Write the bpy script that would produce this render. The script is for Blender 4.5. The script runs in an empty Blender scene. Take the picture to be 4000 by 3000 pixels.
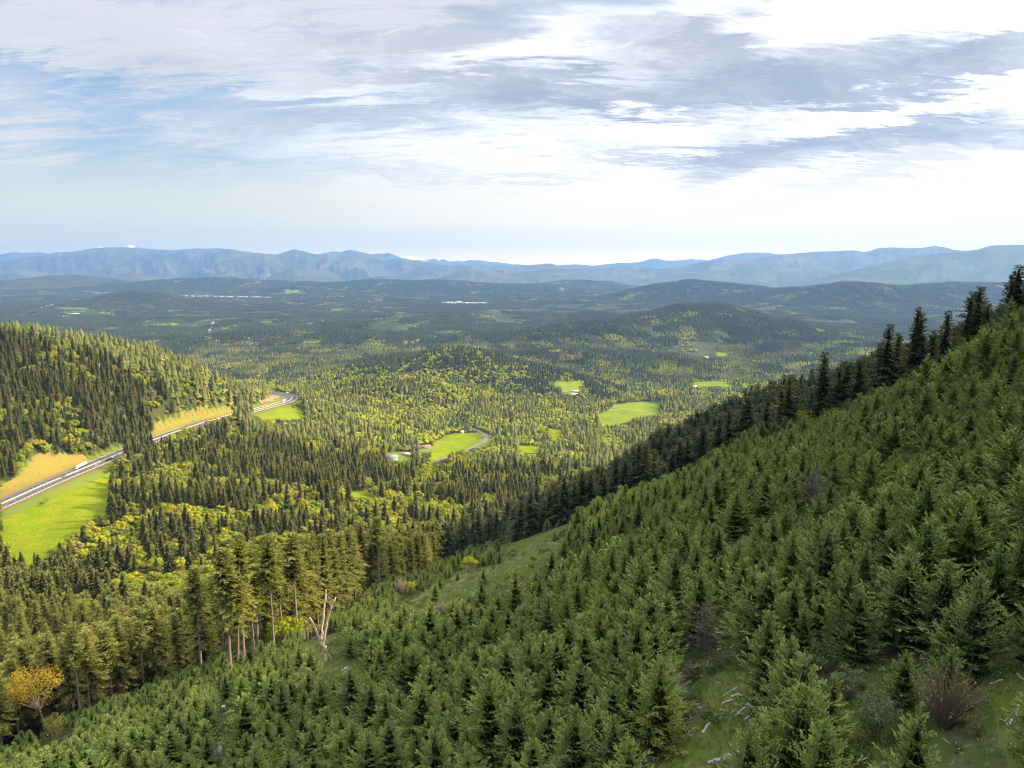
import bpy, math, random
import numpy as np
from mathutils import Vector
rnd = random.Random(7)
R = np.random.default_rng(11)
PI = math.pi
sc = bpy.context.scene
COL = sc.collection

# ------------------------------------------------------------------ camera
H0 = 450.0                      # height of the camera above the datum
FPX = 2773.0                    # focal length in pixels of the 4000x3000 photograph
PITCH = math.radians(9.2)
cp, sp = math.cos(PITCH), math.sin(PITCH)
cam = bpy.data.cameras.new('camera')
cam.sensor_width = 36.0; cam.lens = 36.0 * FPX / 4000.0
cam.clip_start = 0.5; cam.clip_end = 250000.0
camo = bpy.data.objects.new('camera', cam); COL.objects.link(camo)
camo.location = (0, 0, H0); camo.rotation_euler = (PI/2 - PITCH, 0, 0)
sc.camera = camo

# ------------------------------------------------------------------ light, exposure
SUN_EL, SUN_AZ = math.radians(29.5), math.radians(84.0)     # azimuth from +Y towards +X
sun = bpy.data.lights.new('sun', 'SUN'); sun.energy = 5.0; sun.angle = math.radians(0.6)
sun.color = (1.0, 0.81, 0.52)
suno = bpy.data.objects.new('sun', sun); COL.objects.link(suno)
sdir = Vector((math.sin(SUN_AZ)*math.cos(SUN_EL), math.cos(SUN_AZ)*math.cos(SUN_EL), math.sin(SUN_EL)))
suno.rotation_euler = sdir.to_track_quat('Z', 'Y').to_euler(); suno.location = (0, 0, H0+50)
sc.view_settings.view_transform = 'Standard'; sc.view_settings.look = 'None'
sc.view_settings.exposure = 1.08; sc.view_settings.gamma = 1.0
sc.render.engine = 'CYCLES'
cy = sc.cycles
cy.use_denoising = True
try: cy.denoiser = 'OPENIMAGEDENOISE'; cy.denoising_prefilter = 'ACCURATE'
except Exception: pass
cy.filter_width = 1.15
cy.max_bounces = 4; cy.diffuse_bounces = 3; cy.glossy_bounces = 1; cy.transmission_bounces = 2
cy.volume_bounces = 0; cy.transparent_max_bounces = 4
cy.use_adaptive_sampling = False; cy.adaptive_threshold = 0.02
cy.sample_clamp_indirect = 4.0

# ------------------------------------------------------------------ sky
def pix_dir(u, v):
    dx, dz = (u-2000)/FPX, (1500-v)/FPX
    d = Vector((dx, cp+dz*sp, -sp+dz*cp)); return d.normalized()
def pix_azel(u, v):
    d = pix_dir(u, v); return math.atan2(d.x, d.y), math.asin(d.z)
W = bpy.data.worlds.new('World'); sc.world = W; W.use_nodes = True
nt = W.node_tree
for n in list(nt.nodes): nt.nodes.remove(n)
class NB:
    def __init__(s, nt): s.nt = nt
    def n(s, t, **k):
        x = s.nt.nodes.new(t)
        for a, b in k.items(): setattr(x, a, b)
        return x
    def link(s, a, b): s.nt.links.new(a, b)
    def val(s, sock, v):
        if hasattr(v, 'is_output') or isinstance(v, bpy.types.NodeSocket): s.link(v, sock)
        else: sock.default_value = v
    def m(s, op, a, b=0.0, c=0.0, clamp=False):
        x = s.n('ShaderNodeMath', operation=op, use_clamp=clamp)
        for i, q in enumerate((a, b, c)): s.val(x.inputs[i], q)
        return x.outputs[0]
    def mix(s, f, a, b):
        x = s.n('ShaderNodeMix', data_type='RGBA'); x.clamp_factor = True
        s.val(x.inputs[0], f); s.val(x.inputs[6], a); s.val(x.inputs[7], b)
        return x.outputs[2]
    def smooth(s, x_, lo, hi, a=0.0, b=1.0):
        x = s.n('ShaderNodeMapRange', interpolation_type='SMOOTHSTEP')
        for i, q in enumerate((x_, lo, hi, a, b)): s.val(x.inputs[i], q)
        return x.outputs[0]
    def noise(s, vec, scale, detail=4.0, rough=0.55, dist=0.0, w=None):
        x = s.n('ShaderNodeTexNoise')
        s.val(x.inputs['Vector'], vec); x.inputs['Scale'].default_value = scale
        x.inputs['Detail'].default_value = detail; x.inputs['Roughness'].default_value = rough
        x.inputs['Distortion'].default_value = dist
        return x.outputs[0]
    def comb(s, x_, y_, z_=0.0):
        x = s.n('ShaderNodeCombineXYZ')
        for i, q in enumerate((x_, y_, z_)): s.val(x.inputs[i], q)
        return x.outputs[0]
def lin(r, g, b, k=1.0):
    f = lambda c: ((c/255)/12.92 if c/255 <= .04045 else ((c/255+.055)/1.055)**2.4)*k
    return (f(r), f(g), f(b), 1.0)
b = NB(nt)
tc = b.n('ShaderNodeTexCoord').outputs['Generated']
sep = b.n('ShaderNodeSeparateXYZ'); b.link(tc, sep.inputs[0])
X_, Y_, Z_ = sep.outputs
az = b.m('ARCTAN2', X_, Y_); el = b.m('ARCSINE', Z_)
elc = b.m('MAXIMUM', el, 0.0)
# cloud plane coordinates: streets of cloud get finer towards the horizon
zz = b.m('ADD', b.m('MAXIMUM', Z_, 0.0), 0.17)
plane = b.comb(b.m('DIVIDE', X_, zz), b.m('DIVIDE', Y_, zz), 0.0)
pm = b.n('ShaderNodeMapping'); b.link(plane, pm.inputs[0])
pm.inputs['Rotation'].default_value = (0, 0, math.radians(-14)); pm.inputs['Scale'].default_value = (0.85, 1.5, 1)
pl = pm.outputs[0]
n_big = b.noise(pl, 0.9, 6, 0.58, 0.5)
n_mid = b.noise(pl, 2.6, 8, 0.64, 0.8)
n_fin = b.noise(pl, 8.0, 8, 0.66, 1.2)
st = b.n('ShaderNodeMapping'); b.link(plane, st.inputs[0]); st.inputs['Rotation'].default_value = (0, 0, math.radians(20)); st.inputs['Scale'].default_value = (1.1, 4.2, 1)
n_str = b.noise(st.outputs[0], 1.6, 9, 0.62, 1.4)
n_wsp = b.noise(st.outputs[0], 4.0, 9, 0.68, 2.2)
# warped angular coordinates for placing the big masses
c1 = lambda x, k: b.m('MULTIPLY', b.m('SUBTRACT', x, 0.5), k)
azw = b.m('ADD', az, b.m('ADD', c1(n_mid, 0.20), c1(n_fin, 0.08)))
elw = b.m('ADD', el, b.m('ADD', c1(n_big, 0.10), b.m('ADD', c1(n_str, 0.085), b.m('ADD', c1(n_fin, .03), c1(n_wsp, 0.05)))))
def blob(u, v, ru, rv, ang=0.0, soft=0.9):
    """soft ellipse centred where the photo's pixel (u,v) looks, radii in photo pixels"""
    a0, e0 = pix_azel(u, v); ca, sa = math.cos(math.radians(ang)), math.sin(math.radians(ang))
    da = b.m('SUBTRACT', azw, a0); de = b.m('SUBTRACT', elw, e0)
    p = b.m('MULTIPLY', b.m('ADD', b.m('MULTIPLY', da, ca), b.m('MULTIPLY', de, sa)), FPX/ru)
    q = b.m('MULTIPLY', b.m('SUBTRACT', b.m('MULTIPLY', de, ca), b.m('MULTIPLY', da, sa)), FPX/rv)
    r2 = b.m('ADD', b.m('MULTIPLY', p, p), b.m('MULTIPLY', q, q))
    return b.smooth(r2, 1.0+soft, max(0.0, 1.0-soft))
def total(bl):
    t = None
    for (u, v, ru, rv, ang, k) in bl:
        x = b.m('MULTIPLY', blob(u, v, ru, rv, ang), k)
        t = x if t is None else b.m('ADD', t, x)
    return t
sky = b.n('ShaderNodeTexSky', sky_type='NISHITA'); sky.sun_disc = False
sky.sun_elevation = SUN_EL; sky.sun_rotation = SUN_AZ; sky.altitude = 600; sky.dust_density = 1.6
# clear air: the physical sky pulled towards the pale turquoise-blue of the photograph
low = b.smooth(el, 0.0, 0.20)
hzL = b.mix(low, lin(214, 218, 200, 10), lin(140, 186, 212, 10))
up = b.smooth(el, 0.08, 0.34)
air = b.mix(up, hzL, lin(66, 132, 190, 10))
air = b.mix(0.12, air, sky.outputs[0])
# light veil (thin cirrus)
veil = total([(1250, 720, 900, 60, 8, .35), (300, 260, 420, 200, 15, .45), (60, 500, 160, 120, 0, .6), (1000, 150, 760, 130, 5, .9),
              (700, 560, 260, 80, 20, .35), (1450, 120, 700, 200, 0, .5), (1200, 440, 500, 160, 0, .55), (500, 900, 900, 60, 0, .12),
              (2000, 40, 700, 120, 0, .4), (150, 90, 500, 100, 0, .55)])
vs = b.smooth(n_str, 0.34, 0.72); vw = b.smooth(n_wsp, 0.40, 0.72)
veil = b.m('ADD', b.m('MULTIPLY', veil, b.m('ADD', 0.45, b.m('MULTIPLY', vs, 0.75))), b.m('MULTIPLY', vw, b.m('MULTIPLY', 0.30, b.smooth(el, 0.02, 0.16))), clamp=True)
# the bright, thick white towards the sun
aw = b.m('ADD', az, c1(n_mid, 0.35))
bright_side = b.smooth(aw, -0.55, 0.20)
white = total([(2900, 480, 420, 70, 0, .8), (2050, 620, 500, 60, 0, .6), (3650, 380, 420, 60, 0, .8), (2650, 640, 1500, 190, 3, 1.0), (3500, 470, 900, 240, 0, 1.0), (3300, 90, 1300, 170, 4, .9), (1150, 330, 260, 60, -6, .8), (1800, 300, 460, 70, 9, .9),
               (2300, 240, 220, 90, 10, .5), (2000, 860, 700, 90, 0, .55), (1500, 790, 380, 45, 0, .3), (3300, 850, 1100, 150, 0, .8), (1150, 880, 380, 22, 2, .4),
               (1550, 560, 520, 70, 6, .45), (2200, 930, 900, 60, 0, .4)])
white = b.m('ADD', white, b.m('MULTIPLY', c1(n_mid, 1.1), 0.6), clamp=True)
white = b.m('MULTIPLY', white, b.m('ADD', 0.30, b.m('MULTIPLY', bright_side, 0.70)))
# blue grey undersides
grey = total([(2550, 170, 300, 70, 0, .75), (3300, 250, 560, 95, -4, .95), (2400, 350, 850, 70, -3, .75), (2850, 590, 180, 90, 40, .5),
              (3450, 560, 640, 70, 4, .9), (2700, 600, 420, 28, 0, .7), (3300, 730, 900, 26, 9, .55), (2700, 820, 600, 20, 0, .3), (1950, 370, 650, 60, -2, .5),
              (1700, 120, 520, 40, 6, .45), (2150, 690, 260, 20, 0, .35), (3900, 220, 220, 60, 0, .8), (1600, 480, 600, 40, 0, .3), (2850, 130, 120, 80, 0, .4), (900, 270, 420, 60, 0, .3),
              (2100, 560, 420, 24, 0, .4), (2500, 930, 900, 16, 0, .55), (3500, 880, 800, 22, 3, .45), (1500, 640, 420, 18, 0, .3), (1700, 700, 500, 20, 0, .3), (3100, 800, 700, 20, 4, .4), (3550, 480, 300, 30, 10, .5)])
grey = b.m('ADD', grey, b.m('MULTIPLY', c1(n_fin, 1.2), 0.55), clamp=True)
grey = b.m('MULTIPLY', grey, b.smooth(el, 0.01, 0.07))
elev_warm = b.smooth(el, 0.02, 0.22)
veil_col = b.mix(elev_warm, lin(240, 228, 214, 10), lin(210, 210, 214, 10))
white_col = b.mix(elev_warm, lin(255, 242, 222, 8.6), lin(255, 253, 252, 12))
grey_col = b.mix(b.smooth(n_mid, .35, .65), lin(158, 168, 184, 10), lin(186, 188, 196, 10))
c = b.mix(b.m('MULTIPLY', bright_side, b.smooth(el, 0.45, 0.05, 0.05, 0.85)), air, lin(238, 232, 222, 9.6))
c = b.mix(veil, c, veil_col)
c = b.mix(white, c, white_col)
c = b.mix(grey, c, grey_col)
puff = b.m('MULTIPLY', b.smooth(n_fin, .50, .74), b.m('MULTIPLY', b.smooth(n_mid, .40, .62), b.smooth(el, .06, .14)))
c = b.mix(b.m('MULTIPLY', puff, .30), c, white_col)
# overhead and behind: unseen broken cloud, brightened to fill the shaded foreground
over = b.smooth(el, 0.50, 0.85)
oc = b.mix(b.smooth(n_big, .36, .56), lin(120, 165, 205, 16), lin(236, 232, 228, 32))
c = b.mix(over, c, oc)
sd = b.n('ShaderNodeVectorMath', operation='DOT_PRODUCT'); b.link(tc, sd.inputs[0]); sd.inputs[1].default_value = tuple(sdir)
c = b.mix(b.smooth(sd.outputs['Value'], .62, .97), c, lin(255, 240, 214, 45))   # unseen thin cloud round the sun, outside the frame, brightened for extra fill
glow = b.smooth(el, 0.085, 0.0)
gcol = b.mix(b.smooth(az, -0.55, 0.35), (18, 14.5, 5, 1), (32, 22, 9, 1))
gcol2 = b.mix(b.smooth(az, -0.55, 0.35), (9.2, 8.5, 5.8, 1), (15.5, 12.8, 8.6, 1))
c = b.mix(b.m('MULTIPLY', b.smooth(el, 0.15, 0.04), .85), c, gcol2)
c = b.mix(b.smooth(el, 0.05, 0.004), c, gcol)
bg = b.n('ShaderNodeBackground'); bg.inputs[1].default_value = 0.058
b.link(c, bg.inputs[0])
wo = b.n('ShaderNodeOutputWorld'); b.link(bg.outputs[0], wo.inputs[0])

# ------------------------------------------------------------------ maths helpers
TBL = np.random.default_rng(5).random((256, 256))
def vnoise(x, y):
    x = np.asarray(x, float); y = np.asarray(y, float)
    xi = np.floor(x).astype(int); yi = np.floor(y).astype(int); fx = x-xi; fy = y-yi
    fx = fx*fx*fx*(fx*(fx*6-15)+10); fy = fy*fy*fy*(fy*(fy*6-15)+10)
    a = TBL[xi & 255, yi & 255]; b_ = TBL[(xi+1) & 255, yi & 255]; c_ = TBL[xi & 255, (yi+1) & 255]; d_ = TBL[(xi+1) & 255, (yi+1) & 255]
    return (a*(1-fx)+b_*fx)*(1-fy)+(c_*(1-fx)+d_*fx)*fy
def fbm(x, y, oct=4, gain=.5, seed=0.0):
    s = 0; a = 1; t = 0; x = np.asarray(x, float)+seed*17.3; y = np.asarray(y, float)+seed*9.1
    for i in range(oct):
        s = s+a*vnoise(x, y); t += a; a *= gain; x, y = x*1.93+y*.4+3.1, y*1.93-x*.4+7.7
    return s/t
def ridged(x, y, oct=4, seed=0.0): 
    s = 0; a = 1; t = 0; x = np.asarray(x, float)+seed*17.3; y = np.asarray(y, float)+seed*9.1
    for i in range(oct):
        s = s+a*(1-np.abs(2*vnoise(x, y)-1)); t += a; a *= .5; x, y = x*2.03+y*.2, y*2.03-x*.2
    return s/t
def sst(x, a, b_):
    t = np.clip((x-a)/(b_-a), 0, 1); return t*t*(3-2*t)
def smax(a, b_, k):
    return np.logaddexp(a/k, b_/k)*k
def P(u, v, d):                 # photo pixel + depth along the camera's axis -> world
    dx, dz = (u-2000)/FPX, (1500-v)/FPX
    return np.array([d*dx, d*(cp+dz*sp), H0+d*(-sp+dz*cp)])
def proj(X, Y, Z):
    z = Z-H0; d = Y*cp-z*sp; up_ = Y*sp+z*cp
    dd = np.maximum(d, .01)
    return 2000+FPX*X/dd, 1500-FPX*up_/dd, d

# ------------------------------------------------------------------ terrain
# control points of the valley side and floor: photo column, depth (m), height relative to the camera
CP = [(0,640,-246),(225,690,-240),(400,720,-241),(0,720,-234),(300,850,-235),(470,950,-238),(620,1050,-242),(800,1150,-247),(1000,1350,-264),(1150,1500,-272),(1060,1590,-274),
      (0,1200,-110),(300,1230,-128),(600,1250,-156),(800,1300,-196),(920,1380,-236),(0,1000,-165),(300,1020,-178),(550,1120,-200),(-500,1100,-70),(-500,850,-175),(-500,650,-235),(-300,1500,-190),
      (0,1750,-300),(600,1900,-360),(900,1900,-360),(1050,1800,-310),(-600,2600,-380),
      (600,800,-243),(900,900,-262),(1200,900,-274),(1200,1200,-290),(1500,1100,-302),(1700,1000,-308),(1800,1400,-343),(2000,1450,-347),(1250,1700,-315),(1400,2000,-350),(1500,1500,-325),
      (2000,1800,-366),(2000,1100,-322),(2300,1150,-330),(2450,2000,-392),(2250,2300,-402),(1500,2400,-385),(1000,2600,-400),(0,3000,-412),(2000,3000,-410),(2900,1500,-385),(2900,2500,-408),(3600,1500,-375),(3600,3000,-412),(4400,2000,-390),
      (300,450,-225),(800,520,-238),(-400,420,-215),(1400,620,-262),(1800,700,-285),(-900,900,-220),(-900,3000,-400),
      (0,5000,-418),(2000,5000,-420),(4000,5000,-420),(0,12000,-420),(2000,12000,-420),(4000,12000,-420),(-1500,12000,-420),(5500,12000,-420),(-1500,5000,-410),(5500,5000,-410),(5500,1500,-350)]
cpa = np.array([((u-2000)/FPX, math.log(d), z) for u, d, z in CP])
def tps(r2): return 0.5*r2*np.log(np.maximum(r2, 1e-12))
KY = 0.9
def _feat(a, l): return np.stack([a*1.4, l*KY], -1)
_f = _feat(cpa[:, 0], cpa[:, 1]); _n = len(_f)
_K = tps(((_f[:, None]-_f[None])**2).sum(-1))+np.eye(_n)*0.002
_Pm = np.hstack([np.ones((_n, 1)), _f]); _A = np.block([[_K, _Pm], [_Pm.T, np.zeros((3, 3))]])
_w = np.linalg.solve(_A, np.concatenate([cpa[:, 2], np.zeros(3)]))
def floor_z(X, Y):
    d = np.clip(Y*cp+np.maximum(40, 0.25*Y)*0.16, 350, 12500)     # depth from ground distance
    a = np.clip(X/np.maximum(d, 1), -1.6, 1.6)
    f = _feat(a, np.log(d)).reshape(-1, 2); out = np.empty(len(f))
    for i in range(0, len(f), 40000):
        g = f[i:i+40000]; k = tps(((g[:, None]-_f[None])**2).sum(-1))
        out[i:i+40000] = k@_w[:_n]+_w[_n]+g@_w[_n+1:]
    return np.clip(out.reshape(np.shape(a)), -430, -60)
# separate hills on the valley floor: column, top row, depth, half width (m across), half depth (m), roughness
HILLS = [(1790,1352,2400,300,230,.9),(1570,1385,2500,220,170,.6),(2060,1425,2250,230,190,.7),(1560,1462,1900,230,120,.5),(2250,1500,2500,400,150,.4),
         (2720,1190,4700,560,600,.9),(2320,1262,4200,520,330,.7),(3000,1290,4200,420,420,.6),(2200,1350,3300,500,260,.7),
         (500,1152,8300,520,420,.7),(640,1172,8300,340,420,.4),(60,1110,12600,1100,800,.8),(290,1082,13800,1500,900,.9),(640,1112,12800,1500,800,.7),(1000,1108,13500,1700,800,.7),(1300,1118,12500,1800,900,.6),
         (1700,1122,12500,1600,1000,.6),(2100,1128,12000,1500,1000,.7),(2250,1105,14000,1500,900,.7),(2650,1125,9500,1000,700,1.),(2800,1140,9000,900,600,.8),(3050,1150,8200,700,600,.8),(3370,1130,7600,900,600,1.),(3750,1120,8000,1100,700,1.),(4100,1110,8600,1100,900,1.),
         (1130,1130,11500,500,300,.5),(900,1180,10200,700,300,.2),(1600,1210,8200,900,300,.2),(3300,1230,6200,900,300,.25),(1250,1290,4300,600,200,.3),(800,1300,4200,500,200,.25),(3500,1280,5000,700,350,.3)]
HL = []
for (u, v, d, wx, wy, ro) in HILLS:
    if d > 7000: v -= 10
    p = P(u, v, d); HL.append((p[0], p[1], p[2]-H0-14, wx, wy, ro))
CRA = np.array([-.3, 0, .17, .316, .453, .587, .703, 1.0, 2.0]); CRR = np.array([250, 236, 217, 187, 160, 142, 125, 112, 105.])
def crest_at(X, Y): return np.interp(X/np.maximum(Y, 1.), CRA, CRR)
def slope_z(X, Y):
    """the near hillside: falls to the left and away; crest, draw and wooded spur beyond it"""
    Xr = 150+170*np.tanh(np.maximum(X-150, 0)/300)
    Xe = np.where(X > 150, Xr, X)
    z = -27+.42*Xe-.25*Y
    z = z+np.maximum(-Y, 0)*.10
    crest = crest_at(X, Y)
    z = z-9*sst(Y, 140, 225)*sst(-X, -95, -45)+2*sst(X/np.maximum(Y, 20), .42, .75)*sst(Y, 60, 120)
    z = z-23*sst(Y-crest, 0, 36)*sst(X, -120, -10)-(6+1*sst(X, 90, 200))*sst(Y-crest, 30, 110)*sst(X, -120, -10)
    z = z-.17*np.maximum(Y-400, 0)-.25*np.maximum(Y-620, 0)
    return z
# unseen shoulders added right of the frame, shaped to shade near slope and ridge
def shoulder(X, Y):
    return 98*np.exp(-((X-250)/105)**2-(np.minimum(Y-70, 0)/160)**2-(np.maximum(Y-70, 0)/70)**2)+200*np.exp(-((X-412)/90)**2-((Y-335)/105)**2)
# ---- road centre line (photo column, row, depth)
RD = [(-700,2330,560),(-330,2110,640),(0,1972,720),(150,1905,780),(300,1842,850),(470,1772,950),(620,1712,1050),(800,1650,1180),(900,1628,1265),(1000,1602,1360),(1075,1583,1430),(1128,1566,1500),(1140,1552,1560),(1110,1541,1610),(1050,1537,1650),(960,1534,1690),(860,1520,1760),(700,1500,1850)]
def catmull(p, n):
    p = np.asarray(p, float); q = np.vstack([2*p[0]-p[1], p, 2*p[-1]-p[-2]]); out = []
    for i in range(1, len(q)-2):
        t = np.linspace(0, 1, n, endpoint=False)[:, None]
        out.append(.5*((2*q[i])+(-q[i-1]+q[i+1])*t+(2*q[i-1]-5*q[i]+4*q[i+1]-q[i+2])*t*t+(-q[i-1]+3*q[i]-3*q[i+1]+q[i+2])*t**3))
    return np.vstack(out+[p[-1:]])
RC = catmull([P(*r) for r in RD], 12)
RC2 = catmull([P(*r) for r in [(1700,1800,1230),(1780,1775,1290),(1850,1745,1360),(1893,1722,1420),(1897,1702,1480),(1880,1688,1530),(1840,1672,1600),(1790,1662,1680)]], 10)
def near_path(X, Y, C):
    """distance to and height of the nearest point of a centre line"""
    X = np.asarray(X, float); best = np.full(X.shape, 1e9); zz_ = np.zeros(X.shape)
    for a, b_ in zip(C[:-1], C[1:]):
        ab = b_[:2]-a[:2]; L = ab@ab
        t = np.clip(((X-a[0])*ab[0]+(Y-a[1])*ab[1])/L, 0, 1)
        dx = X-a[0]-t*ab[0]; dy = Y-a[1]-t*ab[1]; dd = np.hypot(dx, dy); m = dd < best
        best = np.where(m, dd, best); zz_ = np.where(m, a[2]+t*(b_[2]-a[2]), zz_)
    return best, zz_
def terrain(X, Y):
    X = np.asarray(X, float); Y = np.asarray(Y, float); shp = X.shape; X = X.ravel(); Y = Y.ravel()
    fl = floor_z(X, Y)
    r = np.hypot(X, Y)
    fl = fl+(fbm(X/95, Y/95, 4)-.5)*np.clip(r/60, 0, 16)*sst(r, 300, 900)+(fbm(X/600, Y/600, 3, seed=3)-.5)*sst(r, 1800, 4500)*90
    h = fl
    for (hx, hy, hz, wx, wy, ro) in HL:
        q = np.exp(-((X-hx)/wx)**2-((Y-hy)/wy)**2)
        m = q > .004
        if m.any():
            rg = ridged(X[m]/(wx*.8), Y[m]/(wy*.8), 4, seed=wx % 7)
            h[m] = np.maximum(h[m], fl[m]+(hz-(-415 if hy > 3000 else fl[m]))*q[m]*(1-.30*ro*(1-rg)*1.4*(1-q[m]*.85)))
    s = slope_z(X, Y)+(fbm(X/38, Y/38, 4, seed=2)-.5)*7*sst(r, 15, 90)+shoulder(X, Y)
    z = smax(s, h, 9.0)+H0
    m = (Y > 400) & (Y < 2100) & (X > -900) & (X < 500)
    if m.any():
        for C, w0, w1 in ((RC, 17, 55), (RC2, 6, 25)):
            dd, rz = near_path(X[m], Y[m], C)
            k = 1-sst(dd, w0, w1)
            z[m] = z[m]*(1-k)+(rz-.35)*k
    return z.reshape(shp)
# ground sheet: polar grid, fine where the camera looks
RMAX = 39500.0
rr = [6.0]
while rr[-1] < RMAX: rr.append(rr[-1]*(1.0105 if rr[-1] < 3000 else 1.014)+(0.15))
rr = np.array(rr)
aa = np.concatenate([np.radians(np.arange(-46, 46, .17)), np.radians(np.arange(46, 314, 3.0))])
NA, NR = len(aa), len(rr)
GX = np.outer(rr, np.sin(aa)); GY = np.outer(rr, np.cos(aa)); GZ = terrain(GX, GY)
def ground_z(X, Y):             # height of the finished mesh (bilinear), so that things touch it
    X = np.asarray(X, float); Y = np.asarray(Y, float)
    r = np.hypot(X, Y); a = np.degrees(np.arctan2(X, Y)) % 360
    a = np.where(a > 314, a-360, a)
    ai = np.where(a < 46, (a+46)/.17, len(np.arange(-46, 46, .17))+(a-46)/3.0)
    ai = np.clip(ai, 0, NA-1.001); i0 = ai.astype(int); fa = ai-i0
    ri = np.clip(np.interp(r, rr, np.arange(NR)), 0, NR-1.001); j0 = ri.astype(int); fr = ri-j0
    return (GZ[j0, i0]*(1-fa)+GZ[j0, i0+1]*fa)*(1-fr)+(GZ[j0+1, i0]*(1-fa)+GZ[j0+1, i0+1]*fa)*fr
def hit(u, v, dmin=25, dmax=20000):
    """ground point seen at a photo pixel"""
    dx, dz = (u-2000)/FPX, (1500-v)/FPX; d = np.exp(np.linspace(math.log(dmin), math.log(dmax), 1500))
    X, Y, Z = d*dx, d*(cp+dz*sp), H0+d*(-sp+dz*cp)
    g = ground_z(X, Y); k = np.argmax(Z < g)
    if not (Z < g).any(): k = len(d)-1
    return np.array([X[k], Y[k], g[k]])

# ------------------------------------------------------------------ mesh helpers
def mesh(name, V, F, mats, midx=None, attrs=None, smooth=False):
    """V (n,3); F (m,3) or (m,4) array, or list of arrays of either"""
    me = bpy.data.meshes.new(name)
    Fs = F if isinstance(F, list) else [F]
    Fs = [np.asarray(f, dtype=np.int32) for f in Fs if len(f)]
    V = np.asarray(V, dtype=np.float32)
    lens = np.concatenate([np.full(len(f), f.shape[1], np.int32) for f in Fs])
    loops = np.concatenate([f.ravel() for f in Fs])
    me.vertices.add(len(V)); me.vertices.foreach_set('co', V.ravel())
    me.loops.add(len(loops)); me.loops.foreach_set('vertex_index', loops)
    me.polygons.add(len(lens)); st_ = np.zeros(len(lens), np.int32); st_[1:] = np.cumsum(lens)[:-1]
    me.polygons.foreach_set('loop_start', st_); me.polygons.foreach_set('loop_total', lens)
    for m in (mats if isinstance(mats, (list, tuple)) else [mats]): me.materials.append(m)
    if midx is not None: me.polygons.foreach_set('material_index', np.asarray(midx, np.int32))
    me.update(calc_edges=True)
    if smooth: me.polygons.foreach_set('use_smooth', np.ones(len(lens), bool))
    for k, v in (attrs or {}).items():
        if np.ndim(v) == 1:
            a = me.attributes.new(k, 'FLOAT', 'POINT'); a.data.foreach_set('value', np.asarray(v, np.float32))
    return me
def add(name, me, parent=None, **props):
    o = bpy.data.objects.new(name, me); COL.objects.link(o)
    if parent: o.parent = parent
    for k, v in props.items(): o[k] = v
    return o
class MB:
    """collects quads/tris, then becomes ONE mesh"""
    def __init__(s): s.V = []; s.F3 = []; s.F4 = []; s.n = 0
    def put(s, V, F):
        V = np.asarray(V, float).reshape(-1, 3); F = np.asarray(F, int)
        if len(F): (s.F3 if F.shape[1] == 3 else s.F4).append(F+s.n)
        s.V.append(V); s.n += len(V); return s
    def arrays(s):
        F = []
        if s.F3: F.append(np.vstack(s.F3))
        if s.F4: F.append(np.vstack(s.F4))
        return np.vstack(s.V), F
    def mesh(s, name, mat, smooth=False):
        V, F = s.arrays(); return mesh(name, V, F, mat, smooth=smooth)
    def box(s, x0, x1, y0, y1, z0, z1, top=None):
        t = top or (x0, x1, y0, y1)
        V = [(x0,y0,z0),(x1,y0,z0),(x1,y1,z0),(x0,y1,z0),(t[0],t[2],z1),(t[1],t[2],z1),(t[1],t[3],z1),(t[0],t[3],z1)]
        return s.put(V, [(0,3,2,1),(4,5,6,7),(0,1,5,4),(1,2,6,5),(2,3,7,6),(3,0,4,7)])
    def tube(s, pts, rad, sides=6, cap=True):
        pts = np.asarray(pts, float); n = len(pts); rad = np.broadcast_to(np.asarray(rad, float), (n,))
        t = np.gradient(pts, axis=0); t /= np.linalg.norm(t, axis=1)[:, None]+1e-9
        ref = np.array([0, 0, 1.]) if abs(t[:, 2]).mean() < .8 else np.array([1., 0, 0])
        a = np.cross(t, ref); a /= np.linalg.norm(a, axis=1)[:, None]+1e-9; c_ = np.cross(t, a)
        th = np.linspace(0, 2*PI, sides, endpoint=False)
        V = pts[:, None]+rad[:, None, None]*(np.cos(th)[None, :, None]*a[:, None]+np.sin(th)[None, :, None]*c_[:, None])
        F = [(i*sides+j, i*sides+(j+1) % sides, (i+1)*sides+(j+1) % sides, (i+1)*sides+j) for i in range(n-1) for j in range(sides)]
        s.put(V.reshape(-1, 3), F)
        if cap:
            k = s.n-n*sides
            for base in (0, (n-1)*sides):
                for j in range(1, sides-1): s.F3.append(np.array([[k+base, k+base+j, k+base+j+1]]))
        return s
def kites(C, D, N, L, Wd, tip=.62):
    """flat four-cornered leaves: base C, direction D, normal N, length L, width W (all arrays)"""
    C = np.asarray(C); D = D/(np.linalg.norm(D, axis=1)[:, None]+1e-9)
    S = np.cross(D, N); S /= np.linalg.norm(S, axis=1)[:, None]+1e-9
    n = len(C); L = np.broadcast_to(L, (n,))[:, None]; Wd = np.broadcast_to(Wd, (n,))[:, None]
    V = np.stack([C, C+D*L*(1-tip)+S*Wd*.5, C+D*L, C+D*L*(1-tip)-S*Wd*.5], 1).reshape(-1, 3)
    return V, np.arange(n*4).reshape(n, 4)
def rot_rand(n, k): return R.normal(0, k, (n, 3))

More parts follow.
